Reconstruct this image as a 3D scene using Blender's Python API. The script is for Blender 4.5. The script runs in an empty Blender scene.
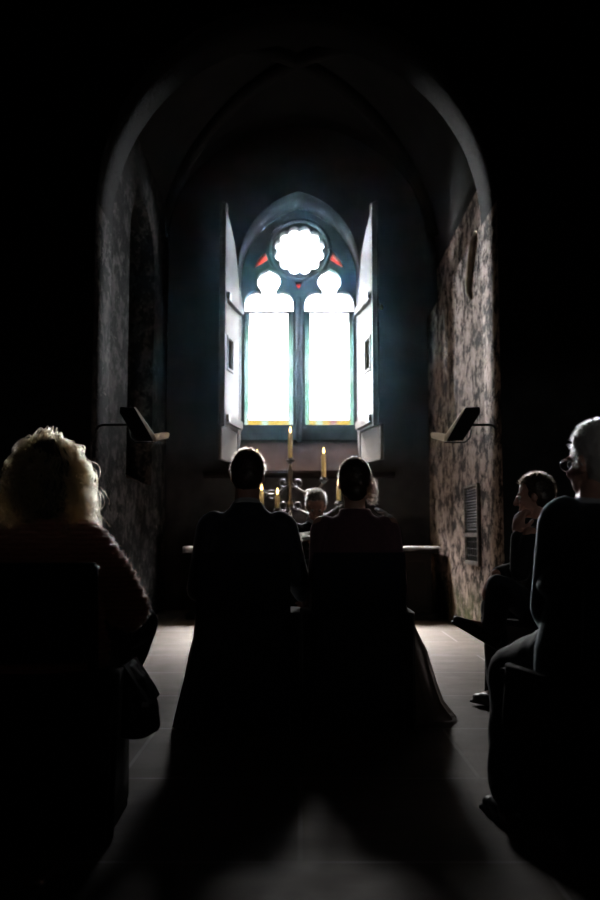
import bpy, bmesh, math, random
import numpy as np
from mathutils import Vector, Matrix, Euler, noise as mnoise

random.seed(7); np.random.seed(7)
S = bpy.context.scene
COL = S.collection
R = math.radians

# ------------------------------------------------------------------ materials
def nt(name):
    m = bpy.data.materials.new(name); m.use_nodes = True
    t = m.node_tree; t.nodes.clear()
    out = t.nodes.new('ShaderNodeOutputMaterial')
    return m, t, out

def ramp(t, fac, stops):
    r = t.nodes.new('ShaderNodeValToRGB')
    el = r.color_ramp.elements
    while len(el) < len(stops): el.new(0.5)
    for e, (p, c) in zip(el, stops):
        e.position = p; e.color = (c[0], c[1], c[2], 1)
    t.links.new(fac, r.inputs[0])
    return r.outputs[0]

def coords(t, scale=(1, 1, 1), kind='Object'):
    tc = t.nodes.new('ShaderNodeTexCoord'); mp = t.nodes.new('ShaderNodeMapping')
    mp.inputs['Scale'].default_value = scale
    t.links.new(tc.outputs[kind], mp.inputs[0])
    return mp.outputs[0]

def noise(t, vec, scale, detail=4, rough=0.6, dist=0.0):
    n = t.nodes.new('ShaderNodeTexNoise')
    n.inputs['Scale'].default_value = scale; n.inputs['Detail'].default_value = detail
    n.inputs['Roughness'].default_value = rough; n.inputs['Distortion'].default_value = dist
    t.links.new(vec, n.inputs['Vector'])
    return n.outputs[0]

def mixc(t, fac, a, b, mode='MIX'):
    m = t.nodes.new('ShaderNodeMix'); m.data_type = 'RGBA'; m.blend_type = mode
    if isinstance(fac, (int, float)): m.inputs[0].default_value = fac
    else: t.links.new(fac, m.inputs[0])
    for i, v in ((6, a), (7, b)):
        if isinstance(v, tuple): m.inputs[i].default_value = (*v, 1)
        else: t.links.new(v, m.inputs[i])
    return m.outputs[2]

def bump(t, h, strength=0.3, dist=0.01):
    b = t.nodes.new('ShaderNodeBump'); b.inputs['Strength'].default_value = strength
    b.inputs['Distance'].default_value = dist
    t.links.new(h, b.inputs['Height'])
    return b.outputs[0]

def plain(name, c, rough=0.6, c2=None, scale=8, vec=(1, 1, 1), sheen=0, spec=0.5, metal=0, bmp=0, bscale=60, transl=0, sheen_tint=None):
    """Principled material with a gentle two-tone noise."""
    m, t, out = nt(name)
    p = t.nodes.new('ShaderNodeBsdfPrincipled')
    p.inputs['Roughness'].default_value = rough
    p.inputs['Specular IOR Level'].default_value = spec
    p.inputs['Metallic'].default_value = metal
    if sheen:
        p.inputs['Sheen Weight'].default_value = sheen
        p.inputs['Sheen Roughness'].default_value = 0.4
        if sheen_tint: p.inputs['Sheen Tint'].default_value = (*sheen_tint, 1)
    v = coords(t, vec)
    c2 = c2 or tuple(x * 0.75 for x in c)
    col = ramp(t, noise(t, v, scale), [(0.35, c2), (0.65, c)])
    t.links.new(col, p.inputs['Base Color'])
    if bmp:
        t.links.new(bump(t, noise(t, v, bscale), bmp, 0.004), p.inputs['Normal'])
    if transl:
        tr = t.nodes.new('ShaderNodeBsdfTranslucent'); t.links.new(col, tr.inputs[0])
        mx = t.nodes.new('ShaderNodeMixShader'); mx.inputs[0].default_value = transl
        t.links.new(p.outputs[0], mx.inputs[1]); t.links.new(tr.outputs[0], mx.inputs[2])
        t.links.new(mx.outputs[0], out.inputs[0])
    else:
        t.links.new(p.outputs[0], out.inputs[0])
    return m

def plaster(name, base, base2, soot, chip, soot_lo, soot_hi, moss=False):
    """Old lime plaster: mottled coat, streaked soot, chipped pale flakes, damp moss at the foot."""
    m, t, out = nt(name)
    p = t.nodes.new('ShaderNodeBsdfPrincipled'); p.inputs['Roughness'].default_value = 0.9
    p.inputs['Specular IOR Level'].default_value = .04
    v = coords(t); vs = coords(t, (1.6, .85, 1.15))
    n1 = noise(t, v, 9, 7, .7, .4)
    col = ramp(t, n1, [(.35, base2), (.62, base)])
    n2 = noise(t, vs, 4.6, 10, .78, .25)
    so = ramp(t, n2, [(soot_lo, (0, 0, 0)), (soot_hi, (1, 1, 1))])
    col = mixc(t, so, col, soot)
    n3 = noise(t, vs, 15, 6, .72, 1.2)
    sp = ramp(t, n3, [(.64, (0, 0, 0)), (.69, (1, 1, 1))])
    col = mixc(t, sp, col, chip)
    n4 = noise(t, vs, 22, 6, .72, 1.5)
    sp2 = ramp(t, n4, [(.60, (0, 0, 0)), (.66, (1, 1, 1))])
    col = mixc(t, sp2, col, soot)
    if moss:
        tc = t.nodes.new('ShaderNodeTexCoord'); sx = t.nodes.new('ShaderNodeSeparateXYZ')
        t.links.new(tc.outputs['Object'], sx.inputs[0])
        mr = t.nodes.new('ShaderNodeMapRange')
        mr.inputs[1].default_value = 0.55; mr.inputs[2].default_value = 0.0
        t.links.new(sx.outputs[2], mr.inputs[0])
        mu = t.nodes.new('ShaderNodeMath'); mu.operation = 'MULTIPLY'
        t.links.new(mr.outputs[0], mu.inputs[0])
        nn = ramp(t, noise(t, v, 5, 5), [(.35, (0, 0, 0)), (.6, (1, 1, 1))])
        t.links.new(nn, mu.inputs[1])
        col = mixc(t, mu.outputs[0], col, (.075, .085, .03))
    t.links.new(col, p.inputs['Base Color'])
    t.links.new(bump(t, noise(t, v, 14, 8, .7), .5, .03), p.inputs['Normal'])
    t.links.new(p.outputs[0], out.inputs[0])
    return m

def emit(name, c, s):
    m, t, out = nt(name)
    e = t.nodes.new('ShaderNodeEmission'); e.inputs[0].default_value = (*c, 1); e.inputs[1].default_value = s
    t.links.new(e.outputs[0], out.inputs[0])
    return m

def hairmat(name, c, c2, transl=.5, rough=.35, shine=.35):
    m, t, out = nt(name)
    v = coords(t)
    col = ramp(t, noise(t, v, 30), [(.3, c2), (.7, c)])
    d = t.nodes.new('ShaderNodeBsdfDiffuse'); t.links.new(col, d.inputs[0])
    tr = t.nodes.new('ShaderNodeBsdfTranslucent'); t.links.new(col, tr.inputs[0])
    g = t.nodes.new('ShaderNodeBsdfGlossy'); g.inputs['Roughness'].default_value = rough
    gc = mixc(t, .35, col, (1.0, .95, .88)); t.links.new(gc, g.inputs[0])
    mx = t.nodes.new('ShaderNodeMixShader'); mx.inputs[0].default_value = transl
    t.links.new(d.outputs[0], mx.inputs[1]); t.links.new(tr.outputs[0], mx.inputs[2])
    m2 = t.nodes.new('ShaderNodeMixShader'); m2.inputs[0].default_value = shine
    t.links.new(mx.outputs[0], m2.inputs[1]); t.links.new(g.outputs[0], m2.inputs[2])
    t.links.new(m2.outputs[0], out.inputs[0])
    return m

def fibre(name, c, rough=.3, radial=.4):
    m, t, out = nt(name)
    h = t.nodes.new('ShaderNodeBsdfHairPrincipled')
    h.parametrization = 'COLOR'
    h.inputs['Color'].default_value = (*c, 1)
    h.inputs['Roughness'].default_value = rough; h.inputs['Radial Roughness'].default_value = radial
    t.links.new(h.outputs[0], out.inputs[0])
    return m

def floor_mat():
    m, t, out = nt('worn_stone_floor')
    p = t.nodes.new('ShaderNodeBsdfPrincipled'); p.inputs['Specular IOR Level'].default_value = .5
    v = coords(t)
    b = t.nodes.new('ShaderNodeTexBrick')
    b.inputs['Scale'].default_value = 1.0; b.inputs['Mortar Size'].default_value = .008
    b.inputs['Brick Width'].default_value = 1.27; b.inputs['Row Height'].default_value = .82
    b.inputs['Mortar Smooth'].default_value = .3
    b.inputs['Color1'].default_value = (.150, .114, .091, 1); b.inputs['Color2'].default_value = (.135, .106, .086, 1)
    b.inputs['Mortar'].default_value = (.34, .31, .29, 1)
    t.links.new(v, b.inputs['Vector'])
    n = noise(t, coords(t, (.7, 3, 1)), 2.5, 7, .65, .5)
    dirt = ramp(t, n, [(.3, (.62, .60, .58)), (.65, (1, 1, 1))])
    col = mixc(t, 1.0, b.outputs[0], dirt, 'MULTIPLY')
    spk = ramp(t, noise(t, v, 42, 3, .7), [(.70, (0, 0, 0)), (.74, (1, 1, 1))])
    col = mixc(t, spk, col, (.26, .25, .24))
    t.links.new(col, p.inputs['Base Color'])
    rr = ramp(t, noise(t, v, 6, 5), [(.3, (.50, .50, .50)), (.7, (.66, .66, .66))])
    t.links.new(rr, p.inputs['Roughness'])
    t.links.new(bump(t, noise(t, v, 20, 8, .7), .25, .01), p.inputs['Normal'])
    t.links.new(p.outputs[0], out.inputs[0])
    return m

def knit_mat():
    m, t, out = nt('coral_knit')
    p = t.nodes.new('ShaderNodeBsdfPrincipled'); p.inputs['Roughness'].default_value = .9
    p.inputs['Sheen Weight'].default_value = .7; p.inputs['Sheen Tint'].default_value = (1, .62, .5, 1)
    v = coords(t)
    w = t.nodes.new('ShaderNodeTexWave'); w.bands_direction = 'Z'; w.inputs['Scale'].default_value = 22
    w.inputs['Distortion'].default_value = 2; t.links.new(v, w.inputs['Vector'])
    col = ramp(t, w.outputs[1], [(.2, (.30, .10, .065)), (.8, (.44, .17, .11))])
    t.links.new(col, p.inputs['Base Color'])
    t.links.new(bump(t, w.outputs[1], .6, .008), p.inputs['Normal'])
    tr = t.nodes.new('ShaderNodeBsdfTranslucent'); t.links.new(col, tr.inputs[0])
    t.links.new(p.outputs[0], out.inputs[0])
    return m

def tulle_mat():
    m, t, out = nt('ivory_tulle')
    d = t.nodes.new('ShaderNodeBsdfDiffuse'); d.inputs[0].default_value = (.72, .66, .61, 1)
    tl = t.nodes.new('ShaderNodeBsdfTranslucent'); tl.inputs[0].default_value = (.72, .66, .61, 1)
    tp = t.nodes.new('ShaderNodeBsdfTransparent'); tp.inputs[0].default_value = (.95, .93, .92, 1)
    a = t.nodes.new('ShaderNodeMixShader'); a.inputs[0].default_value = .4
    t.links.new(d.outputs[0], a.inputs[1]); t.links.new(tl.outputs[0], a.inputs[2])
    b = t.nodes.new('ShaderNodeMixShader')
    f = ramp(t, noise(t, coords(t, (1, 1, .25)), 9), [(.3, (.30,) * 3), (.7, (.55,) * 3)])
    t.links.new(f, b.inputs[0])
    t.links.new(a.outputs[0], b.inputs[1]); t.links.new(tp.outputs[0], b.inputs[2])
    t.links.new(b.outputs[0], out.inputs[0])
    return m

M = {}
M['floor'] = floor_mat()
M['dark_wall'] = plain('sooted_wall', (.03, .028, .027), .95, (.016, .015, .015), 3, spec=.1, bmp=.4, bscale=12)
M['back_wall'] = plain('rough_stone_wall', (.03, .026, .025), .95, (.015, .013, .013), 4, spec=.1, bmp=.6, bscale=9)
M['vault'] = plain('dark_vault', (.012, .011, .010), .95, (.006, .0056, .0053), 2.5, spec=.1, bmp=.4, bscale=10)  # near-black tone for vault and ribs
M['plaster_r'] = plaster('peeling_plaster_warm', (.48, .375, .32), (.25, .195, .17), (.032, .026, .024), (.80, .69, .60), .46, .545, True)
M['plaster_l'] = plaster('peeling_plaster_shaded', (.060, .054, .051), (.022, .021, .021), (.005, .0048, .005), (.22, .19, .17), .44, .51)  # darker copy for the left jamb, its weaker light put into the colour
M['soffit'] = plaster('shaded_arch_plaster', (.007, .0065, .006), (.004, .0038, .0036), (.003, .0028, .0028), (.03, .027, .024), .42, .60)  # near-black plaster: the shade high in the arch is put into its colour
M['niche'] = plain('niche_stone', (.07, .06, .055), .95, (.035, .03, .03), 4, spec=.1, bmp=.4, bscale=12)
M['sill'] = plain('pinkish_sill_stone', (.012, .0082, .0072), 1.0, (.005, .0036, .0034), 3.2, spec=0, bmp=.7, bscale=9)
M['tracery'] = plain('grey_tracery_stone', (.10, .10, .105), .85, (.065, .065, .07), 6, spec=.2, bmp=.3, bscale=30)
M['iron'] = plain('black_iron', (.020, .020, .022), .42, spec=.6, metal=.6)
M['lead'] = plain('lead_came', (.05, .05, .055), .5)
M['shutter'] = plain('pale_painted_wood', (.060, .051, .045), .75, (.048, .041, .036), 3, (1, 1, .2), spec=.25, bmp=.2, bscale=30)
M['shutter_edge'] = plain('worn_painted_edge', (.06, .051, .046), .8, (.045, .038, .034), 5, spec=.2)
M['altar'] = plain('dark_altar_wood', (.016, .012, .010), .7, spec=.2, bmp=.3)
M['linen'] = plain('white_linen', (.72, .71, .70), .7, (.65, .64, .63), 20, transl=.35)
M['candle'] = plain('ivory_wax', (.66, .58, .38), .45, (.60, .51, .32), 5, transl=.35)
M['flame'] = emit('candle_flame', (1.0, .62, .20), 9)
M['brass'] = plain('tarnished_silver', (.30, .28, .25), .35, (.12, .11, .10), 14, metal=.8)
M['board_dark'] = plain('dark_board', (.010, .009, .009), .7, spec=.15)
M['board_edge'] = plain('cream_board', (.86, .78, .68), .7, (.76, .68, .58), 7, transl=.6)
M['grille'] = plain('dark_grille_metal', (.012, .012, .012), .6, metal=.3)
M['grille_frame'] = plain('pale_grille_frame', (.24, .205, .18), .8, (.10, .085, .075), 20)
M['skin'] = plain('skin', (.50, .30, .22), .5, (.44, .25, .19), 20, spec=.35)
M['skin_warm'] = plain('ruddy_skin', (.50, .27, .20), .5, (.42, .22, .17), 20, spec=.35)
M['eye_white'] = plain('eye_white', (.6, .58, .55), .3)
M['eye_dark'] = plain('eye_iris', (.04, .03, .02), .2)
M['navy'] = plain('midnight_suit_cloth', (.012, .016, .028), .75, (.009, .012, .021), 30, sheen=1.0, spec=.5, bmp=.1, bscale=200)
M['charcoal'] = plain('charcoal_suit_cloth', (.014, .016, .018), .75, (.010, .011, .013), 30, sheen=.9, spec=.45, sheen_tint=(.8, .95, 1), bmp=.1, bscale=200)
M['black_cloth'] = plain('black_cloth', (.008, .008, .009), .8, (.006, .006, .006), 30, sheen=.3, spec=.3)
M['denim'] = plain('dark_trouser_cloth', (.022, .026, .031), .7, (.015, .018, .022), 12, sheen=.3, spec=.3)
M['shirt'] = plain('white_shirt', (.55, .55, .56), .7)
M['lace'] = plain('plum_lace', (.13, .060, .072), .8, (.10, .045, .055), 50, sheen=.8, sheen_tint=(1, .8, .85), spec=.25, bmp=.4, bscale=120)
M['knit'] = knit_mat()
M['tulle'] = tulle_mat()
M['satin'] = plain('ivory_satin', (.42, .39, .37), .45, (.36, .33, .31), 6)
M['shoe'] = plain('black_leather_shoe', (.010, .010, .011), .35, spec=.5)
M['leather'] = plain('black_leather', (.016, .018, .021), .5, (.010, .010, .011), 25, spec=.4, bmp=.25, bscale=90)
M['chair_wood'] = plain('dark_chair_wood', (.010, .010, .013), .55, (.007, .007, .009), 6, spec=.3)
M['chair_pad'] = plain('navy_chair_pad', (.008, .011, .020), .7, spec=.2)
M['hair_dark'] = hairmat('dark_brown_hair', (.055, .038, .028), (.030, .020, .015), .30, .4, .10)
M['hair_black'] = hairmat('brown_black_hair', (.040, .028, .022), (.022, .016, .012), .25, .4, .08)
M['hair_core'] = plain('shaded_hair_mass', (.03, .02, .012), .7, (.02, .013, .008), 30)  # core of the blond hair, its shade put into a near-black colour
M['hair_grey'] = hairmat('silver_hair', (.8, .78, .76), (.6, .58, .56), .5, .38, .30)
M['hair_blond'] = hairmat('ash_blond_hair', (.78, .66, .48), (.55, .43, .28), .6, .38, .35)
M['hair_mix'] = hairmat('greying_hair', (.20, .17, .15), (.09, .075, .065), .35)
M['fibre_dark'] = fibre('dark_hair_fibre', (.10, .065, .045))
M['fibre_blond'] = fibre('blond_hair_fibre', (.27, .175, .085))
M['fibre_silver'] = fibre('silver_hair_fibre', (.70, .68, .65))
M['fibre_grey'] = fibre('greying_hair_fibre', (.35, .30, .26))
M['fibre_coral'] = fibre('coral_wool_fibre', (.75, .32, .22), .5, .6)
M['book_red'] = plain('dark_red_cover', (.09, .018, .018), .6)
M['paper'] = plain('book_paper', (.75, .73, .70), .8, transl=.25)
M['glass_lens'] = plain('spectacle_metal', (.55, .55, .56), .25, metal=.6)
M['hook'] = plain('white_enamel', (.75, .75, .75), .3)
def glass(name, c, gloss=.04):
    """leaded window glass: lets the sky through, tinted, with a slight surface reflection."""
    m, t, out = nt(name)
    tp = t.nodes.new('ShaderNodeBsdfTransparent'); tp.inputs[0].default_value = (*c, 1)
    g = t.nodes.new('ShaderNodeBsdfGlossy'); g.inputs['Roughness'].default_value = .1
    mx = t.nodes.new('ShaderNodeMixShader'); mx.inputs[0].default_value = gloss
    t.links.new(tp.outputs[0], mx.inputs[1]); t.links.new(g.outputs[0], mx.inputs[2])
    t.links.new(mx.outputs[0], out.inputs[0])
    return m
SKY_LOW, SKY_MID, SKY_HIGH = 225.0, 9.0, 420.0
def tint(r, g, b, sky=SKY_LOW): return tuple(x / sky for x in (r, g, b))
M['pane_white'] = glass('clear_glass', (1, 1, 1))
M['pane_green'] = glass('green_glass', tint(.42, .78, .60))
M['pane_pale'] = glass('pale_green_glass', tint(.72, .98, .88))
M['pane_red'] = glass('red_glass', tint(.95, .085, .045, SKY_MID))
M['pane_rose'] = glass('pink_glass', tint(.62, .30, .36))
M['pane_yellow'] = glass('yellow_glass', tint(1.0, .66, .12))

# ------------------------------------------------------------------ mesh helpers
def link(name, me, mats, parent=None):
    o = bpy.data.objects.new(name, me); COL.objects.link(o)
    for m in (mats if isinstance(mats, (list, tuple)) else [mats]):
        me.materials.append(m)
    if parent: 
        o.parent = parent
    return o

def build(name, bm, mats, parent=None, smooth=False, origin=None, recalc=True):
    """bm is in world coordinates; origin (or the parent's location) becomes the object's zero."""
    if recalc: bmesh.ops.recalc_face_normals(bm, faces=bm.faces)
    off = Vector((0, 0, 0))
    if parent:
        p = parent
        while p: off += p.location; p = p.parent
    loc = Vector((0, 0, 0))
    if origin is not None: loc = Vector(origin) - off
    bmesh.ops.translate(bm, vec=-(off + loc), verts=bm.verts)
    me = bpy.data.meshes.new(name); bm.to_mesh(me); bm.free()
    if smooth: me.polygons.foreach_set('use_smooth', [True] * len(me.polygons))
    o = link(name, me, mats, parent); o.location = loc
    return o

def tag(o, label=None, cat=None, group=None, kind=None):
    if label: o['label'] = label
    if cat: o['category'] = cat
    if group: o['group'] = group
    if kind: o['kind'] = kind
    return o

def empty(name, loc, label, cat, group=None):
    o = bpy.data.objects.new(name, None); COL.objects.link(o); o.location = loc
    o.empty_display_size = .1
    return tag(o, label, cat, group)

def box(bm, c, s, rot=None, bev=0.0, mat=0):
    r = bmesh.ops.create_cube(bm, size=1.0)
    vs = r['verts']
    bmesh.ops.scale(bm, vec=s, verts=vs)
    if bev:
        es = list({e for v in vs for e in v.link_edges})
        q = bmesh.ops.bevel(bm, geom=es, offset=bev, segments=2, affect='EDGES', profile=.7)
        vs = list({v for f in q['faces'] for v in f.verts} | {v for v in vs if v.is_valid})
    if rot: bmesh.ops.rotate(bm, cent=(0, 0, 0), matrix=Euler(rot).to_matrix(), verts=vs)
    bmesh.ops.translate(bm, vec=c, verts=vs)
    if mat:
        for f in {f for v in vs for f in v.link_faces}: f.material_index = mat
    return vs

def frame(d):
    d = Vector(d).normalized()
    a = Vector((0, 0, 1)) if abs(d.z) < .9 else Vector((1, 0, 0))
    u = d.cross(a).normalized(); v = d.cross(u).normalized()
    return d, u, v

def tube(bm, pts, rad, n=8, cap=True, mat=0):
    """Swept tube with a radius per point."""
    pts = [Vector(p) for p in pts]
    if not hasattr(rad, '__len__'): rad = [rad] * len(pts)
    rings = []
    up = None
    for i, p in enumerate(pts):
        d = (pts[min(i + 1, len(pts) - 1)] - pts[max(i - 1, 0)])
        d.normalize()
        if up is None: _, u, v = frame(d)
        else:
            u = up - d * up.dot(d); u.normalize(); v = d.cross(u)
        up = u
        rings.append([bm.verts.new(p + (u * math.cos(2 * math.pi * k / n) + v * math.sin(2 * math.pi * k / n)) * rad[i]) for k in range(n)])
    fs = []
    for a, b in zip(rings, rings[1:]):
        for k in range(n):
            fs.append(bm.faces.new((a[k], a[(k + 1) % n], b[(k + 1) % n], b[k])))
    if cap:
        fs.append(bm.faces.new(rings[0][::-1])); fs.append(bm.faces.new(rings[-1]))
    for f in fs: f.material_index = mat
    return rings

def lathe(bm, prof, c=(0, 0, 0), n=20, mat=0):
    """prof: (radius, z) from bottom to top, around the z axis through c."""
    c = Vector(c)
    rings = [[bm.verts.new(c + Vector((r * math.cos(2 * math.pi * k / n), r * math.sin(2 * math.pi * k / n), z))) for k in range(n)] for r, z in prof]
    for a, b in zip(rings, rings[1:]):
        for k in range(n):
            bm.faces.new((a[k], a[(k + 1) % n], b[(k + 1) % n], b[k])).material_index = mat
    bm.faces.new(rings[0][::-1]).material_index = mat; bm.faces.new(rings[-1]).material_index = mat

def ell(bm, c, r, rot=None, sub=3):
    q = bmesh.ops.create_icosphere(bm, subdivisions=sub, radius=1.0)
    vs = q['verts']
    bmesh.ops.scale(bm, vec=r, verts=vs)
    if rot is not None: bmesh.ops.rotate(bm, cent=(0, 0, 0), matrix=rot, verts=vs)
    bmesh.ops.translate(bm, vec=c, verts=vs)
    return vs

def chain(bm, pts, rad):
    """Limb volume: tapered segments with a ball at every joint (fused later)."""
    pts = [Vector(p) for p in pts]
    for p, r in zip(pts, rad): ell(bm, p, (r, r, r), sub=2)
    for (a, b, ra, rb) in zip(pts, pts[1:], rad, rad[1:]):
        if (b - a).length > 1e-4: tube(bm, [a, b], [ra, rb], n=16)

def loft(bm, rings, n=28):
    """rings: (centre, rx, ry, yaw) ellipses; closed volume."""
    vr = []
    for c, rx, ry, yaw in rings:
        c = Vector(c); m = Matrix.Rotation(yaw, 3, 'Z')
        vr.append([bm.verts.new(c + m @ Vector((rx * math.cos(2 * math.pi * k / n), ry * math.sin(2 * math.pi * k / n), 0))) for k in range(n)])
    for a, b in zip(vr, vr[1:]):
        for k in range(n): bm.faces.new((a[k], a[(k + 1) % n], b[(k + 1) % n], b[k]))
    bm.faces.new(vr[0][::-1]); bm.faces.new(vr[-1])

def fuse(name, bm, mat, parent, voxel=.006, smooth=4, disp=None, dec=None):
    """Melts overlapping volumes into one continuous skin."""
    bmesh.ops.recalc_face_normals(bm, faces=bm.faces)
    me = bpy.data.meshes.new(name + '_tmp'); bm.to_mesh(me); bm.free()
    o = bpy.data.objects.new(name + '_tmp', me); COL.objects.link(o)
    r = o.modifiers.new('r', 'REMESH'); r.mode = 'VOXEL'; r.voxel_size = voxel
    s = o.modifiers.new('s', 'SMOOTH'); s.factor = .5; s.iterations = smooth
    if dec:
        d = o.modifiers.new('d', 'DECIMATE'); d.ratio = dec
    dg = bpy.context.evaluated_depsgraph_get()
    res = bpy.data.meshes.new_from_object(o.evaluated_get(dg))
    bpy.data.objects.remove(o); bpy.data.meshes.remove(me)
    res.name = name
    if disp:
        nv = len(res.vertices)
        co = np.empty(nv * 3, np.float32); no = np.empty(nv * 3, np.float32)
        res.vertices.foreach_get('co', co); res.vertices.foreach_get('normal', no)
        co = co.reshape(-1, 3); no = no.reshape(-1, 3)
        new = np.array([tuple(disp(Vector(c), Vector(n))) for c, n in zip(co.tolist(), no.tolist())], np.float32)
        res.vertices.foreach_set('co', new.ravel()); res.update()
    off = Vector((0, 0, 0)); p = parent
    while p: off += p.location; p = p.parent
    res.transform(Matrix.Translation(-off))
    res.polygons.foreach_set('use_smooth', [True] * len(res.polygons))
    res.materials.clear()
    return link(name, res, mat, parent)

def strands(name, paths, rad, mat, parent, taper=True):
    """paths: array (N, K, 3) in world coordinates; fine fibres in one hair curves object."""
    P = np.asarray(paths, float); N, K, _ = P.shape
    off = Vector((0, 0, 0)); p = parent
    while p: off += p.location; p = p.parent
    P = P - np.array(off)
    hc = bpy.data.hair_curves.new(name)
    hc.add_curves([K] * N)
    hc.position_data.foreach_set('vector', P.astype(np.float32).ravel())
    rr = np.linspace(1, .35, K)[None, :] * (rad if np.isscalar(rad) else np.asarray(rad)[:, None]) * np.ones((N, 1))
    at = hc.attributes.get('radius') or hc.attributes.new('radius', 'FLOAT', 'POINT')
    at.data.foreach_set('value', rr.astype(np.float32).ravel())
    o = bpy.data.objects.new(name, hc); COL.objects.link(o)
    hc.materials.append(mat)
    o.parent = parent
    return o

def prism(outlines, y0, y1, to_bm=None, mapf=None):
    """Flat outline with holes in the XZ plane, given real thickness along y."""
    cu = bpy.data.curves.new('tmp', 'CURVE'); cu.dimensions = '2D'; cu.fill_mode = 'BOTH'
    cu.extrude = abs(y1 - y0) / 2
    for pts in outlines:
        sp = cu.splines.new('POLY'); sp.points.add(len(pts) - 1)
        for q, (x, z) in zip(sp.points, pts): q.co = (x, z, 0, 1)
        sp.use_cyclic_u = True
    o = bpy.data.objects.new('tmp', cu); COL.objects.link(o)
    dg = bpy.context.evaluated_depsgraph_get()
    me = bpy.data.meshes.new_from_object(o.evaluated_get(dg))
    bpy.data.objects.remove(o); bpy.data.curves.remove(cu)
    bm = to_bm or bmesh.new()
    n0 = len(bm.verts)
    bm.from_mesh(me); bpy.data.meshes.remove(me)
    bm.verts.ensure_lookup_table()
    new = bm.verts[n0:]
    bmesh.ops.remove_doubles(bm, verts=new, dist=1e-5)
    bm.verts.ensure_lookup_table()
    ym = (y0 + y1) / 2
    for v in bm.verts[n0:]:
        x, z, t = v.co
        v.co = mapf(x, z, t) if mapf else Vector((x, ym + t, z))
    return bm

# ------------------------------------------------------------------ setting
H = .857                                        # eye height of the crouching photographer
XL, XR = -1.555, 1.50                           # chancel walls
bm = bmesh.new(); box(bm, (0, 4.2, -.05), (8.6, 14.6, .1))
tag(build('floor', bm, M['floor']), kind='structure')

def arch_pts(x0, x1, spring, rise, n=40):
    cx, a = (x0 + x1) / 2, (x1 - x0) / 2
    return [(cx + a * math.cos(t), spring + rise * math.sin(t)) for t in np.linspace(0, math.pi, n)]

# wall between nave and chancel, with the round arch
out = [(4.25, 0), (4.25, 6.8), (-4.25, 6.8), (-4.25, 0), (XL, 0)] + arch_pts(XL, XR, 3.40, 1.58)[::-1] + [(XR, 0)]
bm = prism([out], 6.65, 7.25)
bm.normal_update()
bmesh.ops.recalc_face_normals(bm, faces=bm.faces)
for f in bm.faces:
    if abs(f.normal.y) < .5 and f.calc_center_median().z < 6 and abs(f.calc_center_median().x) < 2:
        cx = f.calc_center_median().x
        f.material_index = 3 if f.calc_center_median().z > 3.42 else (1 if cx > 0 else 2)  # above the springing, the plaster with shade in its colour
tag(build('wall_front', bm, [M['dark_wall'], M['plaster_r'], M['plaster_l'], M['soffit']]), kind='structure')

# right chancel wall, its upper courses a little set back behind the arch ring
bm = bmesh.new()
box(bm, (XR + .2, 8.83, 1.70), (.4, 3.15, 3.40))
box(bm, (XR + .26, 8.97, 4.3), (.28, 2.87, 1.8))
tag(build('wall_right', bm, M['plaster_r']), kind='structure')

# left chancel wall with a deep recess
def side_map(x, z, t): return Vector((XL - .26 + t, x, z))
N0, N1 = 8.02, 9.40
niche = [(N0, 1.37), (N1, 1.37)] + [((N0 + N1) / 2 + (N1 - N0) / 2 * math.cos(a), 3.6 + .55 * math.sin(a)) for a in np.linspace(0, math.pi, 17)]
bm = prism([[(7.25, 0), (10.4, 0), (10.4, 5.2), (7.25, 5.2)], niche], 0, .52, mapf=side_map)
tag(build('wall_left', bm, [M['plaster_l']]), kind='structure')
bm = bmesh.new(); box(bm, (XL - .60, 8.7, 2.7), (.16, 2.2, 3.6))
tag(build('wall_recess', bm, M['niche']), kind='structure')
# sloping foot of the recess
bm = bmesh.new()
vs = [bm.verts.new(p) for p in ((XL - .02, N0, 1.36), (XL - .02, N1, 1.36), (XL - .52, N1, 1.36), (XL - .52, N0, 1.36), (XL - .52, N1, 1.62), (XL - .52, N0, 1.62))]
for q in ((0, 1, 2, 3), (0, 5, 4, 1), (3, 2, 4, 5), (0, 3, 5), (1, 4, 2)): bm.faces.new([vs[i] for i in q])
tag(build('trim_1', bm, M['niche']), kind='structure')

# end wall with the window opening
WX, WA = -.012, .715
def pointed(cx, a, spring, rise, n=16):
    rr = (a * a + rise * rise) / (2 * a)
    th = math.atan2(rise, rr - a)
    right = [(cx + a - rr + rr * math.cos(t), spring + rr * math.sin(t)) for t in np.linspace(0, th, n)]
    left = [(2 * cx - x, z) for x, z in right[::-1]][1:]
    return right + left
opening = [(WX - WA, 1.58), (WX + WA, 1.58)] + pointed(WX, WA, 4.02, .92)
bm = prism([[(-2.2, 0), (2.2, 0), (2.2, 6.6), (-2.2, 6.6)], opening], 10.4, 11.2)
tag(build('wall_back', bm, M['back_wall']), kind='structure')
# sloping sill under the window
bm = bmesh.new()
pr = [(10.395, 1.55), (10.395, 1.60), (10.95, 1.98), (10.99, 2.02), (11.06, 2.02), (11.06, 1.55)]
a = [bm.verts.new((WX - WA + .002, y, z)) for y, z in pr]; b = [bm.verts.new((WX + WA - .002, y, z)) for y, z in pr]
bm.faces.new(a); bm.faces.new(b[::-1])
for i in range(len(pr)): bm.faces.new((a[i], b[i], b[(i + 1) % len(pr)], a[(i + 1) % len(pr)]))
tag(build('trim_2', bm, M['sill']), kind='structure')
# rough stone string course under the sill
bm = bmesh.new()
vs = box(bm, (-.01, 10.37, 1.545), (2.2, .12, .07), bev=.02)
bmesh.ops.subdivide_edges(bm, edges=bm.edges[:], cuts=3, use_grid_fill=True)
for v in bm.verts:
    v.co += Vector((0, 1, 1)) * .014 * mnoise.noise(v.co * 9)
tag(build('trim_3', bm, M['sill']), kind='structure')

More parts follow.
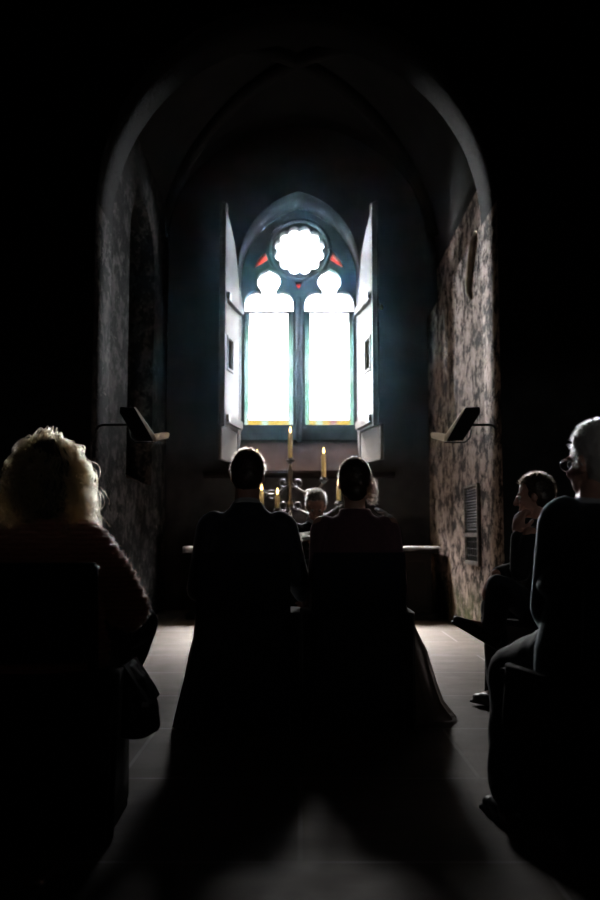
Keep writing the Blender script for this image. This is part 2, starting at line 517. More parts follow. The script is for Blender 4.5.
# chancel vault with ribs
bm = bmesh.new()
prof = arch_pts(XL - .12, XR + .12, 4.0, 1.75, 32)
ys = np.linspace(7.2, 10.45, 8)
g = [[bm.verts.new((x, y, z)) for x, z in prof] for y in ys]
g2 = [[bm.verts.new((x * 1.12, y, z + .18)) for x, z in prof] for y in ys]
for A, B, rev in ((g, g2, False),):
    for i in range(len(ys) - 1):
        for k in range(len(prof) - 1):
            bm.faces.new((g[i][k], g[i + 1][k], g[i + 1][k + 1], g[i][k + 1]))
            bm.faces.new((g2[i][k + 1], g2[i + 1][k + 1], g2[i + 1][k], g2[i][k]))
for i in range(len(ys) - 1):
    for k in (0, len(prof) - 1): bm.faces.new((g[i][k], g[i + 1][k], g2[i + 1][k], g2[i][k]))
for i in (0, len(ys) - 1):
    for k in range(len(prof) - 1): bm.faces.new((g[i][k], g[i][k + 1], g2[i][k + 1], g2[i][k]))
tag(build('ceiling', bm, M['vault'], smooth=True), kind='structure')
bm = bmesh.new()
for sgn in (1, -1):
    pts = []
    for t in np.linspace(.06, .94, 24):
        th = t * math.pi
        x = (XL + XR) / 2 + (XR - XL) / 2 * 1.06 * math.cos(th)
        pts.append((x, 8.85 - sgn * 1.35 * math.cos(th), 4.0 + 1.72 * math.sin(th)))
    tube(bm, pts, .085, n=8)
tag(build('trim_4', bm, M['vault'], smooth=True), kind='structure')

# nave: side walls and roof, open behind the photographer
bm = bmesh.new(); box(bm, (-4.3, 1.9, 3.4), (.1, 9.5, 6.8)); tag(build('wall_nave_left', bm, M['dark_wall']), kind='structure')
bm = bmesh.new(); box(bm, (4.3, 1.9, 3.4), (.1, 9.5, 6.8)); tag(build('wall_nave_right', bm, M['dark_wall']), kind='structure')
bm = bmesh.new(); box(bm, (0, 1.9, 6.85), (8.7, 9.5, .1)); tag(build('ceiling_nave', bm, M['dark_wall']), kind='structure')

# rear nave wall with an added unseen opening that gives faint fill light from behind
bm = prism([[(-4.25, 0), (4.25, 0), (4.25, 6.8), (-4.25, 6.8)], [(1.62, 2.10), (1.78, 2.10), (1.78, 2.30), (1.62, 2.30)]], -2.9, -2.7)
tag(build('wall_rear', bm, M['dark_wall']), kind='structure')

# ------------------------------------------------------------------ window
LC, LW = .378, .303                              # light centre and half width
def light_outline(cx):
    r = [(LW, 2.205), (LW, 3.745)]
    r += [(LW - .15 + .15 * math.cos(t), 3.745 + .15 * math.sin(t)) for t in np.linspace(.1, R(118), 10)]
    r += [(.145 * math.cos(t), 4.02 + .145 * math.sin(t)) for t in np.linspace(R(-46), R(62), 12)]
    r += [(.03, 4.168), (0, 4.19)]
    l = [(-x, z) for x, z in r[::-1]][1:]
    return [(cx + x, z) for x, z in r + l]
def rose_outline(cx, cz, rc=.245, rl=.072, n=12, k=7):
    pts = []
    for i in range(n):
        a0 = 2 * math.pi * (i + .5) / n
        half = math.pi / n
        for j in range(k):
            a = a0 - half + 2 * half * j / k
            da = a - a0
            s = rc * math.sin(da)
            pts.append((cx + (rc * math.cos(da) + math.sqrt(max(rl * rl - s * s, 0))) * math.cos(a),
                        cz + (rc * math.cos(da) + math.sqrt(max(rl * rl - s * s, 0))) * math.sin(a)))
    return pts
RED = [[(-.590, 4.172), (-.520, 4.300), (-.435, 4.405), (-.412, 4.345), (-.405, 4.285), (-.50, 4.225)],
       [(.565, 4.172), (.495, 4.300), (.412, 4.405), (.388, 4.345), (.380, 4.285), (.475, 4.225)],
       [(-.068, 4.010), (.034, 4.010), (.012, 3.960), (-.017, 3.915), (-.046, 3.960)]]
TY0, TY1 = 10.99, 11.18
tr_out = [(WX - WA + .001, 1.9), (WX + WA - .001, 1.9)] + pointed(WX, WA - .001, 4.02, .918)
lights = [light_outline(WX - LC), light_outline(WX + LC)]
rose = rose_outline(WX + .006, 4.415)
bm = prism([tr_out] + lights + [rose] + RED, TY0, TY1)
win = tag(build('window_1', bm, M['tracery']), kind='structure')
# raised moulding ring round the rose and the two heads
bm = bmesh.new()
tube(bm, [(WX + .006 + .375 * math.cos(a), TY0, 4.415 + .375 * math.sin(a)) for a in np.linspace(0, 2 * math.pi, 49)], .028, n=8)
build('rose_moulding', bm, M['tracery'], win, smooth=True)
bm = bmesh.new(); tube(bm, [(WX, TY0, 1.95), (WX, TY0, 3.80)], .035, n=10)
build('mullion', bm, M['tracery'], win, smooth=True)

def clip(poly, axis, val, keep_less):
    outp = []
    for (p, q) in zip(poly, poly[1:] + poly[:1]):
        a, b = p[axis] - val, q[axis] - val
        ina, inb = (a <= 0, b <= 0) if keep_less else (a >= 0, b >= 0)
        if ina: outp.append(p)
        if ina != inb:
            t = a / (a - b); outp.append((p[0] + (q[0] - p[0]) * t, p[1] + (q[1] - p[1]) * t))
    return outp
PY = 11.015
def quad(bm, x0, x1, z0, z1, mat, y=PY):
    f = bm.faces.new([bm.verts.new(p) for p in ((x0, y, z0), (x1, y, z0), (x1, y, z1), (x0, y, z1))]); f.material_index = mat
def ngon(bm, poly, mat, y=PY):
    f = bm.faces.new([bm.verts.new((x, y, z)) for x, z in poly]); f.material_index = mat
pm = [M['pane_white'], M['pane_green'], M['pane_pale'], M['pane_rose'], M['pane_yellow'], M['lead']]
for side in (-1, 1):
    cx = WX + side * LC
    x0, x1 = cx - LW, cx + LW
    bm = bmesh.new()
    bw = .052
    top = clip(light_outline(cx), 1, 3.612, False)
    ngon(bm, top, 0)
    zs = np.linspace(2.205, 3.612, 9)
    rnd = random.Random(3 + side)
    for i in range(8):
        za, zb = zs[i], zs[i + 1]
        # coloured border strips on both sides; the outer strips are the greener ones
        lg = (1 if rnd.random() < .55 else 2); rg = (1 if rnd.random() < .55 else 2)
        quad(bm, x0 - .01, x0 + bw, za, zb, lg); quad(bm, x1 - bw, x1 + .01, za, zb, rg)
        # narrow rose coloured fillets beside the border, broken like the photograph's
        lf = i < 2 or (side > 0 and i in (3, 7)); rf = i < 2 or (side > 0 and i == 2)
        zs0 = za
        if i == 0: zs0 = za + .074
        quad(bm, x0 + bw, x0 + bw + .016, zs0, zb, 3 if lf else 2)
        quad(bm, x1 - bw - .016, x1 - bw, zs0, zb, 3 if rf else 2)
        a, b = x0 + bw + .016, x1 - bw - .016
        if i == 0:
            w = (x1 - bw - x0 - bw) / 6
            for j, mt in enumerate((4, 4, 2, 4, 4, 4) if side < 0 else (4, 2, 4, 3, 4, 4)):
                quad(bm, x0 + bw + j * w, x0 + bw + (j + 1) * w, za, za + .06, mt)
            quad(bm, x0 + bw, x1 - bw, za + .06, za + .074, 3)
        quad(bm, a, b, zs0, zb, 0)
    build('stained_light', bm, pm, win, recalc=False)
    bm = bmesh.new()
    for z in zs[1:-1]:
        for xa in (x0 + bw, x1 - bw):
            tube(bm, [(xa - .03, PY - .006, z), (xa + .012, PY - .006, z)], .0022, n=5)
    build('lead_came', bm, M['lead'], win)
    bm = bmesh.new()
    tube(bm, [(x0 - .01, PY - .04, 3.612), (x1 + .01, PY - .04, 3.612)], .017, n=8)
    for xa in (x0 + .09, x1 - .09): box(bm, (xa, PY - .04, 3.612), (.04, .03, .03), bev=.004)
    build('saddle_bar', bm, M['iron'], win)
bm = bmesh.new(); ngon(bm, rose, 0); build('rose_pane', bm, M['pane_white'], win, recalc=False)
for r_ in RED:
    bm = bmesh.new(); ngon(bm, r_, 0); build('red_pane', bm, M['pane_red'], win, recalc=False)

# ------------------------------------------------------------------ shutters
def shutter(sgn, label):
    hinge = Vector((WX + sgn * .715, 10.37, 0)); free = Vector((WX + sgn * .845, 9.55, 0))
    ax = (free - hinge).normalized(); wd = (free - hinge).length
    nrm = Vector((-sgn * ax.y, sgn * ax.x, 0)).normalized()
    if nrm.x * sgn > 0: nrm = -nrm                # faces the window's middle
    root = empty('window_shutter', (hinge.x, hinge.y, 1.66), label, 'shutter', None)
    def mp(u, z, t): return hinge + ax * u + nrm * t + Vector((0, 0, z))
    outl = [(0.01, 2.04), (wd, 2.04), (wd, 4.50), (wd - .06, 4.505), (wd * .78, 4.44), (wd * .55, 4.34), (wd * .33, 4.20), (wd * .16, 4.02), (.06, 3.82), (.01, 3.66)]
    hole = [(.36, 2.70), (.58, 2.70), (.58, 3.03), (.36, 3.03)]
    bm = prism([outl, hole], 0, .035, mapf=mp)
    build('leaf', bm, M['shutter'], root)
    # raised stile along the free edge
    bm = bmesh.new()
    def cube(u0, u1, z0, z1, t0, t1, slant=0):
        q = [mp(u, z + (slant * (u - u0)), t) for u in (u0, u1) for z in (z0, z1) for t in (t0, t1)]
        v = [bm.verts.new(p) for p in q]
        for f in ((0, 1, 3, 2), (4, 6, 7, 5), (0, 4, 5, 1), (2, 3, 7, 6), (0, 2, 6, 4), (1, 5, 7, 3)): bm.faces.new([v[i] for i in f])
    cube(wd - .075, wd + .004, 2.02, 4.48, .0, .052); build('stile', bm, M['shutter_edge'], root)
    for z0 in (3.42, 2.07):
        bm = bmesh.new(); cube(.0, wd - .08, z0, z0 + .085, .017, .065)
        b_ = build('batten', bm, M['shutter_edge'], root)
        bm = bmesh.new(); cube(wd - .13, wd - .085, z0 + .005, z0 + .08, .064, .085)
        build('bolt', bm, M['iron'], b_)
    # frame round the small square opening
    bm = bmesh.new()
    for (u0, u1, z0, z1) in ((.33, .36, 2.67, 3.06), (.58, .61, 2.67, 3.06), (.36, .58, 3.03, 3.06), (.36, .58, 2.67, 2.70)): cube(u0, u1, z0, z1, .016, .03)
    build('hatch_frame', bm, M['shutter_edge'], root)
    # separate short leaf below
    hinge2 = hinge + Vector((sgn * .02, 0, 0)); free2 = free + Vector((sgn * (.045 if sgn > 0 else .0), .02, 0))
    ax2 = (free2 - hinge2).normalized(); wd2 = (free2 - hinge2).length
    n2 = Vector((-sgn * ax2.y, sgn * ax2.x, 0)).normalized()
    if n2.x * sgn > 0: n2 = -n2
    bm = prism([[(.01, 1.68), (wd2, 1.665), (wd2, 2.045), (.01, 2.035)]], 0, .04, mapf=lambda u, z, t: hinge2 + ax2 * u + n2 * t + Vector((0, 0, z)))
    build('lower_leaf', bm, M['shutter'], root)
    return root
shutter(-1, 'pale wooden window shutter swung open on the left side of the stained glass window')
shutter(1, 'pale wooden window shutter swung open on the right side of the stained glass window')
# small white knob on the wall beside the right shutter
bm = bmesh.new(); ell(bm, (.955, 10.36, 3.52), (.022, .03, .035), sub=2); tube(bm, [(.955, 10.36, 3.52), (.975, 10.41, 3.52)], .008, n=8)
tag(build('wall_hook', bm, M['hook'], smooth=True), 'small white wall hook to the right of the right shutter', 'hook')

# ------------------------------------------------------------------ altar, cloth, candles
AX0, AX1, AY0, AY1 = -1.18, 1.41, 9.22, 9.92
alt = empty('altar_table', ((AX0 + AX1) / 2, 9.57, 0), 'long dark altar table below the stained glass window', 'altar')
bm = bmesh.new(); box(bm, ((AX0 + AX1) / 2, 9.57, .70), (AX1 - AX0, AY1 - AY0, .06), bev=.01); build('top_slab', bm, M['altar'], alt)
bm = bmesh.new()
box(bm, ((AX0 + AX1) / 2, 9.60, .34), (AX1 - AX0 - .12, .58, .66))
for i in range(5):
    x = AX0 + .32 + i * (AX1 - AX0 - .64) / 4
    box(bm, (x, 9.305, .36), (.40, .02, .46), bev=.006)
build('panelled_body', bm, M['altar'], alt)
bm = bmesh.new(); box(bm, ((AX0 + AX1) / 2, 9.58, .03), (AX1 - AX0 - .04, .66, .06), bev=.008); build('plinth', bm, M['altar'], alt)
# linen cloth with a drooping front hem
bm = bmesh.new()
nx = 60
prof_y = [(9.86, .736), (9.56, .736), (9.26, .736), (9.21, .734), (9.198, .722), (9.194, .70)]
rows = []
for j, (y, z) in enumerate(prof_y):
    row = []
    for i in range(nx + 1):
        u = i / nx
        x = AX0 - .012 + u * (AX1 - AX0 + .024)
        dz = 0
        if j >= 4: dz = (-.012 + .022 * max(0, (u - .75) / .25)) * (j - 3) + .003 * math.sin(u * 90)
        row.append(bm.verts.new((x, y + (.003 * math.sin(u * 70) if j == 5 else 0), z + dz)))
    rows.append(row)
for a, b in zip(rows, rows[1:]):
    for i in range(nx): bm.faces.new((a[i], a[i + 1], b[i + 1], b[i]))
o = build('altar_cloth', bm, M['linen'], smooth=True)
sm = o.modifiers.new('thick', 'SOLIDIFY'); sm.thickness = .004; sm.offset = 1
tag(o, 'white linen cloth lying along the top of the altar table', 'cloth')

# candelabrum with scrolled arms
CX, CY = -.102, 9.42
cb = empty('candelabrum', (CX, CY, .742), 'tall scrolled metal candelabrum with many arms standing on the altar', 'candelabrum')
bm = bmesh.new(); lathe(bm, [(.13, .742), (.135, .76), (.10, .785), (.05, .81), (.035, .86), (.045, .90), (.022, .94)], (CX, CY, 0)); build('base', bm, M['brass'], cb, smooth=True)
bm = bmesh.new(); lathe(bm, [(.018, .92), (.016, 1.12), (.036, 1.15), (.036, 1.19), (.016, 1.22), (.015, 1.36), (.03, 1.39), (.02, 1.44), (.026, 1.52), (.014, 1.56), (.016, 1.60)], (CX, CY, 0)); build('stem', bm, M['brass'], cb, smooth=True)
def pan(bm, p): lathe(bm, [(.012, -.045), (.022, -.03), (.045, -.012), (.05, .0), (.032, .002), (.034, .02), (.026, .022)], p, n=14)
CANDLES = [((CX, CY, 1.640), .285, 'centre'), ((.248, 9.38, 1.435), .265, 'r'), ((-.45, 9.38, 1.42), .26, 'l'),
           ((-.394, 9.22, 1.14), .165, 'fl'), ((-.228, 9.10, 1.105), .155, 'fc'), ((.398, 9.28, 1.185), .175, 'fr')]
LBL = {'centre': 'tall lit ivory candle on top of the candelabrum stem',
       'r': 'lit ivory candle on the raised right arm, second tallest after the centre candle',
       'l': 'lit ivory candle just behind the top of the groom\'s head',
       'fl': 'lit ivory candle on a low arm beside the groom\'s neck',
       'fc': 'lit ivory candle on a low arm above the groom\'s right shoulder',
       'fr': 'lit ivory candle on a low arm beside the bride\'s neck'}
for p, hgt, k in CANDLES:
    p = Vector(p)
    bm = bmesh.new()
    if k != 'centre':
        z0 = 1.17 if k in ('fl', 'fc', 'fr') else 1.40
        z0 = min(z0, p.z + .02)
        a = Vector((CX, CY, z0 - .02)); b = p - Vector((0, 0, .03))
        pts = []
        for t in np.linspace(0, 1, 18):
            q = a.lerp(b, t); q.z += -.10 * math.sin(math.pi * t) + .02 * math.sin(2 * math.pi * t)
            pts.append(q)
        tube(bm, pts, .011, n=8)
        # scroll curling back under the arm
        d = (b - a); d.z = 0; d.normalize(); m = a.lerp(b, .55); m.z -= .10
        sc = []
        for t in np.linspace(0, 2.6 * math.pi, 30):
            rr = .062 - .046 * t / (2.6 * math.pi)
            sc.append(m + d * (rr * math.cos(t)) + Vector((0, 0, rr * math.sin(t) - .02)))
        tube(bm, sc, [.010 - .004 * i / 29 for i in range(30)], n=8)
        build('arm', bm, M['brass'] if k in ('r',) else M['iron'], cb, smooth=True)
        bm = bmesh.new()
    pan(bm, p); build('drip_pan', bm, M['iron'], cb, smooth=True)
    c = empty('candle', (p.x, p.y, p.z + .021), LBL[k], 'candle', None)
    bm = bmesh.new(); rr = .0235
    lathe(bm, [(rr, .022), (rr, hgt * .6), (rr * .98, hgt - .012), (rr * .8, hgt - .003), (rr * .3, hgt - .006)], p, n=18)
    build('wax', bm, M['candle'], c, smooth=True)
    bm = bmesh.new(); tube(bm, [p + Vector((0, 0, hgt - .008)), p + Vector((0, 0, hgt + .006)), p + Vector((.003, 0, hgt + .014))], .0018, n=6)
    build('wick', bm, M['iron'], c)
    bm = bmesh.new()
    lathe(bm, [(.002, .006), (.008, .014), (.0115, .026), (.0095, .042), (.005, .058), (.001, .072)], p + Vector((0, 0, hgt)), n=12)
    build('flame', bm, M['flame'], c, smooth=True)
# extra scrolls that hang from the middle of the stem
for sgn, zc, xo in ((-1, 1.40, .075), (1, 1.40, .075), (-1, 1.16, .07), (1, 1.16, .07)):
    bm = bmesh.new(); sc = []
    for t in np.linspace(0, 2.4 * math.pi, 28):
        rr = .058 - .042 * t / (2.4 * math.pi)
        sc.append((CX + sgn * (xo + rr * math.cos(t + math.pi)), CY - .02, zc + rr * math.sin(t + math.pi)))
    tube(bm, sc, .010, n=8); build('scroll', bm, M['iron'], cb, smooth=True)

# ------------------------------------------------------------------ bent bracket boards on the arch jambs
def bracket(sgn, label, wall):
    """dark plank sloping down towards the aisle with a cream edge strip and a cream tongue at its foot."""
    y = 6.80
    rt = empty('bracket_board', (1.30 * sgn, y, 1.7), label, 'bracket')
    def plate(name, front, back, mat):
        bm = bmesh.new()
        f0 = [bm.verts.new((x * sgn, y + d, z)) for x, d, z in front]; f1 = [bm.verts.new((x * sgn, y + d, z)) for x, d, z in back]
        n = len(f0)
        bm.faces.new(f0); bm.faces.new(f1[::-1])
        for i in range(n): bm.faces.new((f0[i], f1[i], f1[(i + 1) % n], f0[(i + 1) % n]))
        return build(name, bm, mat, rt)
    def thick(pts, t): return pts, [(x, d + t, z + t * .3) for x, d, z in pts]
    plate('sloping_plank', *thick([(1.262, .0, 1.822), (1.368, -.01, 1.826), (1.373, -.01, 1.784), (1.250, -.01, 1.592), (1.234, -.01, 1.570), (1.112, .0, 1.566)], .022), M['board_dark'])
    plate('edge_strip', *thick([(1.262, .004, 1.826), (1.240, .012, 1.800), (1.105, .012, 1.610), (1.092, .004, 1.566), (1.115, .0, 1.566)], .018), M['board_edge'])
    plate('tongue', *thick([(1.115, .01, 1.563), (1.095, .01, 1.566), (1.003, .02, 1.592), (1.000, .06, 1.628), (1.018, .10, 1.643), (1.07, .11, 1.643), (1.132, .08, 1.628)], .010), M['board_edge'])
    bm = bmesh.new()
    tube(bm, [(1.30 * sgn, y + .03, 1.695), (wall - .05 * sgn, y + .03, 1.695), (wall - .02 * sgn, y + .03, 1.685), (wall - .002 * sgn, y + .03, 1.66)], .010, n=8)
    build('rod', bm, M['iron'], rt, smooth=True)
    bm = bmesh.new()
    tube(bm, [(1.10 * sgn, y + .03, 1.562), (1.26 * sgn, y + .04, 1.562), (1.30 * sgn, y + .04, 1.60), (1.31 * sgn, y + .04, 1.66)], .007, n=8)
    build('stay', bm, M['iron'], rt, smooth=True)
bracket(1, 'bent dark board with cream tongue on the right jamb above the vent grille', XR)
bracket(-1, 'bent dark board with cream tongue on the left jamb of the arch', XL)

# ------------------------------------------------------------------ vent grille low on the right jamb
vg = empty('vent_grille', (XR, 7.82, .60), 'dark slatted vent grille set in the peeling right jamb', 'vent')
bm = bmesh.new()
for (y0, y1, z0, z1) in ((7.505, 7.535, .60, 1.29), (8.085, 8.105, .60, 1.29), (7.535, 8.085, 1.268, 1.29), (7.535, 8.085, .60, .635), (7.535, 8.085, .84, .875)):
    box(bm, (XR - .012, (y0 + y1) / 2, (z0 + z1) / 2), (.03, y1 - y0, z1 - z0), bev=.004)
build('frame', bm, M['grille_frame'], vg)
bm = bmesh.new(); box(bm, (XR - .002, 7.81, .945), (.006, .55, .62)); build('back_plate', bm, M['board_dark'], vg)
for i in range(15):
    bm = bmesh.new(); box(bm, (XR - .012, 7.81, .905 + i * .0245), (.022, .55, .005), rot=(0, R(-35), 0)); build('slat', bm, M['grille'], vg)
bm = bmesh.new()
for i in range(6): tube(bm, [(XR - .012, 7.58 + i * .09, .635), (XR - .012, 7.58 + i * .09, .84)], .005, n=6)
for i in range(3): tube(bm, [(XR - .012, 7.535, .68 + i * .06), (XR - .012, 8.085, .68 + i * .06)], .004, n=6)
build('lower_mesh', bm, M['grille'], vg)
# flaking plaster tongue high on the right jamb
bm = bmesh.new()
pts = [(XR - .012, 7.42, 3.42), (XR - .02, 7.50, 3.36), (XR - .02, 7.62, 3.22), (XR - .018, 7.74, 3.06), (XR - .012, 7.76, 2.98), (XR - .008, 7.68, 2.90)]
tube(bm, pts, [.012, .03, .036, .034, .03, .01], n=8)
tag(build('trim_5', bm, plain('bare_cream_plaster', (.36, .31, .22), .9, (.22, .18, .13), 9), smooth=True), kind='structure')

# ------------------------------------------------------------------ chairs
def make_chair(label, group='dark wooden chairs under the guests'):
    rt = empty('chapel_chair', (0, 0, 0), label, 'chair')
    bm = bmesh.new(); box(bm, (0, .01, .43), (.43, .42, .035), bev=.012); build('seat', bm, M['chair_pad'], rt)
    bm = bmesh.new()
    n = 12; a = []; b = []
    for i in range(n + 1):
        x = -.20 + .40 * i / n; y = -.222 - .02 * (1 - (x / .2) ** 2)
        for lst, yy in ((a, y), (b, y - .02)):
            lst.append([bm.verts.new((x, yy - (z - .5) * .08, z)) for z in (.50, .60, .70, .765, .78)])
    for L_ in (a, b):
        for p, q in zip(L_, L_[1:]):
            for k in range(4): bm.faces.new((p[k], q[k], q[k + 1], p[k + 1]))
    for p, q, r_, s in zip(a, a[1:], b, b[1:]):
        bm.faces.new((p[0], q[0], s[0], r_[0])); bm.faces.new((p[-1], q[-1], s[-1], r_[-1]))
    for p, q in ((a[0], b[0]), (a[-1], b[-1])):
        for k in range(4): bm.faces.new((p[k], p[k + 1], q[k + 1], q[k]))
    build('backrest', bm, M['chair_pad'], rt)
    for sx in (-1, 1):
        bm = bmesh.new(); tube(bm, [(sx * .19, .185, .415), (sx * .20, .20, 0)], [.017, .013], n=10); build('leg', bm, M['chair_wood'], rt, smooth=True)
        bm = bmesh.new(); tube(bm, [(sx * .195, -.25, .77), (sx * .195, -.228, .50), (sx * .195, -.205, .415), (sx * .20, -.22, 0)], [.013, .016, .017, .013], n=10); build('leg', bm, M['chair_wood'], rt, smooth=True)
    bm = bmesh.new()
    tube(bm, [(-.193, .19, .25), (.193, .19, .25)], .009, n=8); tube(bm, [(-.193, -.21, .22), (.193, -.21, .22)], .009, n=8)
    for sx in (-1, 1): tube(bm, [(sx * .195, .19, .20), (sx * .195, -.21, .20)], .009, n=8)
    build('stretcher', bm, M['chair_wood'], rt, smooth=True)
    return rt
def seat_cover(rt, left, right, mat='navy', lt=.222, top=.462):
    """dark cloth draped over the seat and falling in folds to the floor."""
    bm = bmesh.new(); n = 96; rows = []
    for t, z in ((0, top), (.04, top - .008), (.12, .40), (.3, .33), (.55, .2), (.8, .1), (1, .006)):
        row = []
        for i in range(n):
            a = 2 * math.pi * i / n; ca, sa = math.cos(a), math.sin(a)
            p = .30                                  # squarish plan
            ux = math.copysign(abs(ca) ** p, ca); uy = math.copysign(abs(sa) ** p, sa)
            hx = (.262 + (right - .262) * t) if ca > 0 else (lt + (left - lt) * t)
            hy = .222 + .05 * t
            f = 1 + .035 * t * math.sin(a * 15 + 1.2 * math.sin(a * 4))
            row.append(bm.verts.new((hx * ux * f, .0 + hy * uy * f, z)))
        rows.append(row)
    for a, b in zip(rows, rows[1:]):
        for i in range(n): bm.faces.new((a[i], a[(i + 1) % n], b[(i + 1) % n], b[i]))
    bm.faces.new(rows[0])
    bmesh.ops.recalc_face_normals(bm, faces=bm.faces)
    me = bpy.data.meshes.new('seat_cover'); bm.to_mesh(me); bm.free()
    me.polygons.foreach_set('use_smooth', [True] * len(me.polygons))
    o_ = link('seat_cover', me, M[mat], rt)
    sm_ = o_.modifiers.new('thick', 'SOLIDIFY'); sm_.thickness = .003
proto = make_chair('dark navy padded chair the groom sits on')
def place_chair(loc, rz, label, first=[True]):
    if first[0]:
        first[0] = False; r_ = proto
    else:
        r_ = proto.copy(); COL.objects.link(r_)
        for ch in list(proto.children):
            c = ch.copy(); COL.objects.link(c); c.parent = r_
    r_.location = loc; r_.rotation_euler = (0, 0, rz); r_['label'] = label
    return r_

# ------------------------------------------------------------------ people
def hand(bm, wrist, d, nrm, side, curl=.5, s=1.0):
    """palm, four fingers of unequal length and a thumb from the side of the palm. d: finger direction,
    nrm: back-of-hand normal, side: +1 when the thumb lies along +(d x nrm)."""
    d = Vector(d).normalized(); nrm = Vector(nrm); nrm = (nrm - d * nrm.dot(d)).normalized()
    w = d.cross(nrm).normalized() * side           # towards the thumb
    wrist = Vector(wrist)
    pm_ = Matrix((w, d, nrm)).transposed()
    ell(bm, wrist + d * .045 * s, (.040 * s, .052 * s, .017 * s), pm_)
    ell(bm, wrist + d * .02 * s + w * .018 * s - nrm * .006 * s, (.018 * s, .03 * s, .016 * s), pm_, sub=2)
    for k, (o, l) in enumerate(((.030, .072), (.010, .080), (-.010, .075), (-.029, .058))):
        p = wrist + d * (.086 - abs(o - .01) * .25) * s + w * o * s
        pts = [p - d * .03 * s, p]; ang = curl * .5
        for seg in (.45, .32, .23):
            p = p + (d * math.cos(ang) - nrm * math.sin(ang)) * l * seg * s
            pts.append(p); ang += curl
        chain(bm, pts, [x * s for x in (.0095, .0095, .009, .008, .0072)])
    p = wrist + d * .025 * s + w * .030 * s
    t1 = p + (w * .75 + d * .6 - nrm * .35) .normalized() * .036 * s
    t2 = t1 + (w * .25 + d * .8 - nrm * .5).normalized() * .030 * s
    chain(bm, [wrist + d * .015 * s + w * .014 * s, p, t1, t2], [x * s for x in (.014, .0125, .0105, .009)])

def head(bm, c, yaw, pitch, s=1.0, roll=0):
    """Skull, jaw, brow, nose, lips, cheeks and ears; c is the middle of the head."""
    m = Matrix.Rotation(yaw, 3, 'Z') @ Matrix.Rotation(pitch, 3, 'X') @ Matrix.Rotation(roll, 3, 'Y')
    c = Vector(c)
    def P(p): return c + m @ (Vector(p) * s)
    def E(p, r_, sub=3): ell(bm, P(p), [x * s for x in r_], m, sub)
    E((0, -.012, .036), (.074, .094, .088)); E((0, .030, -.030), (.058, .062, .086)); E((0, .0, -.01), (.066, .075, .075))
    E((0, .072, -.098), (.026, .020, .018), 2); E((0, .076, .024), (.050, .016, .011), 2)
    for sx in (-1, 1):
        E((sx * .034, .066, -.026), (.024, .020, .020), 2)
        E((sx * .073, -.008, -.004), (.009, .017, .028), 2)
    chain(bm, [P((0, .088, .018)), P((0, .104, -.010)), P((0, .110, -.026))], [.008 * s, .010 * s, .0125 * s])
    for sx in (-1, 1): E((sx * .011, .098, -.030), (.008, .010, .007), 2)
    E((0, .086, -.060), (.023, .011, .006), 2); E((0, .085, -.071), (.020, .011, .007), 2)
    return P, m

def eyes(P, m, s, parent):
    for sx in (-1, 1):
        bm = bmesh.new(); c = P((sx * .030, .078, .004))
        ell(bm, c, (.0118 * s,) * 3, sub=3)
        fw = m @ Vector((0, 1, 0))
        for f in bm.faces:
            if (f.calc_center_median() - c).normalized().dot(fw) > .86: f.material_index = 1
        build('eye', bm, [M['eye_white'], M['eye_dark']], parent, smooth=True)

def scalp_paths(P, n, length, K=5, up=.2, back=.4, jitter=.3, zmin=-.02, front=.055, lift=1.0, s=1.0, side_low=None):
    """short hair rooted on the skull, combed back and outwards."""
    out_ = []
    while len(out_) < n:
        d = np.random.normal(size=3); d /= np.linalg.norm(d)
        p = np.array((0, -.012, .036)) + d * np.array((.076, .096, .091))
        low = zmin - (.055 if p[1] < -.03 else 0)
        if p[2] < low: continue
        if p[1] > front and p[2] < .075: continue
        if p[1] > .02 and p[2] < .055: continue
        L_ = length * random.uniform(.7, 1.15)
        g = d * lift + np.array((0, -back, up if d[2] > .3 else -.5)) + np.random.normal(size=3) * jitter
        g /= np.linalg.norm(g)
        path = []
        q = p - d * .006
        for k in range(K):
            path.append(P(q)); q = q + g * L_ / (K - 1)
            g = g + np.array((0, -.04, -.10)); g /= np.linalg.norm(g)
        out_.append([tuple(v) for v in path])
    return np.array(out_)

def hair_cap(name, P, m, s, mat, parent, extra=(), grow=.006, front=.05, low=-.03):
    """close hair volume over the skull, with a soft hairline."""
    bm = bmesh.new()
    g = grow
    ell(bm, P((0, -.014, .038)), [(.074 + g) * s, (.094 + g) * s, (.089 + g) * s], m)
    ell(bm, P((0, -.040, -.005)), [(.067 + g) * s, (.066 + g) * s, (.075 + g) * s], m)
    for p, r_ in extra: ell(bm, P(p), [x * s for x in r_], m, 3)
    c0 = P((0, 0, 0)); fw = (P((0, 1, 0)) - c0).normalized(); up = (P((0, 0, 1)) - c0).normalized()
    geom = bm.verts[:] + bm.edges[:] + bm.faces[:]
    # cut away the face side below the hairline by moving it inside the skull
    for v in bm.verts:
        r_ = v.co - c0; y = r_.dot(fw) / s; z = r_.dot(up) / s
        if y > front - .5 * max(0, .05 - z) * 1.0 and z < .080:
            v.co -= fw * max(0, (y - (front - .03))) * s * 1.0
    def dsp(co, n): return co + n * (.0025 * mnoise.noise(co * 60))
    return fuse(name, bm, mat, parent, voxel=.005, smooth=3, disp=dsp)

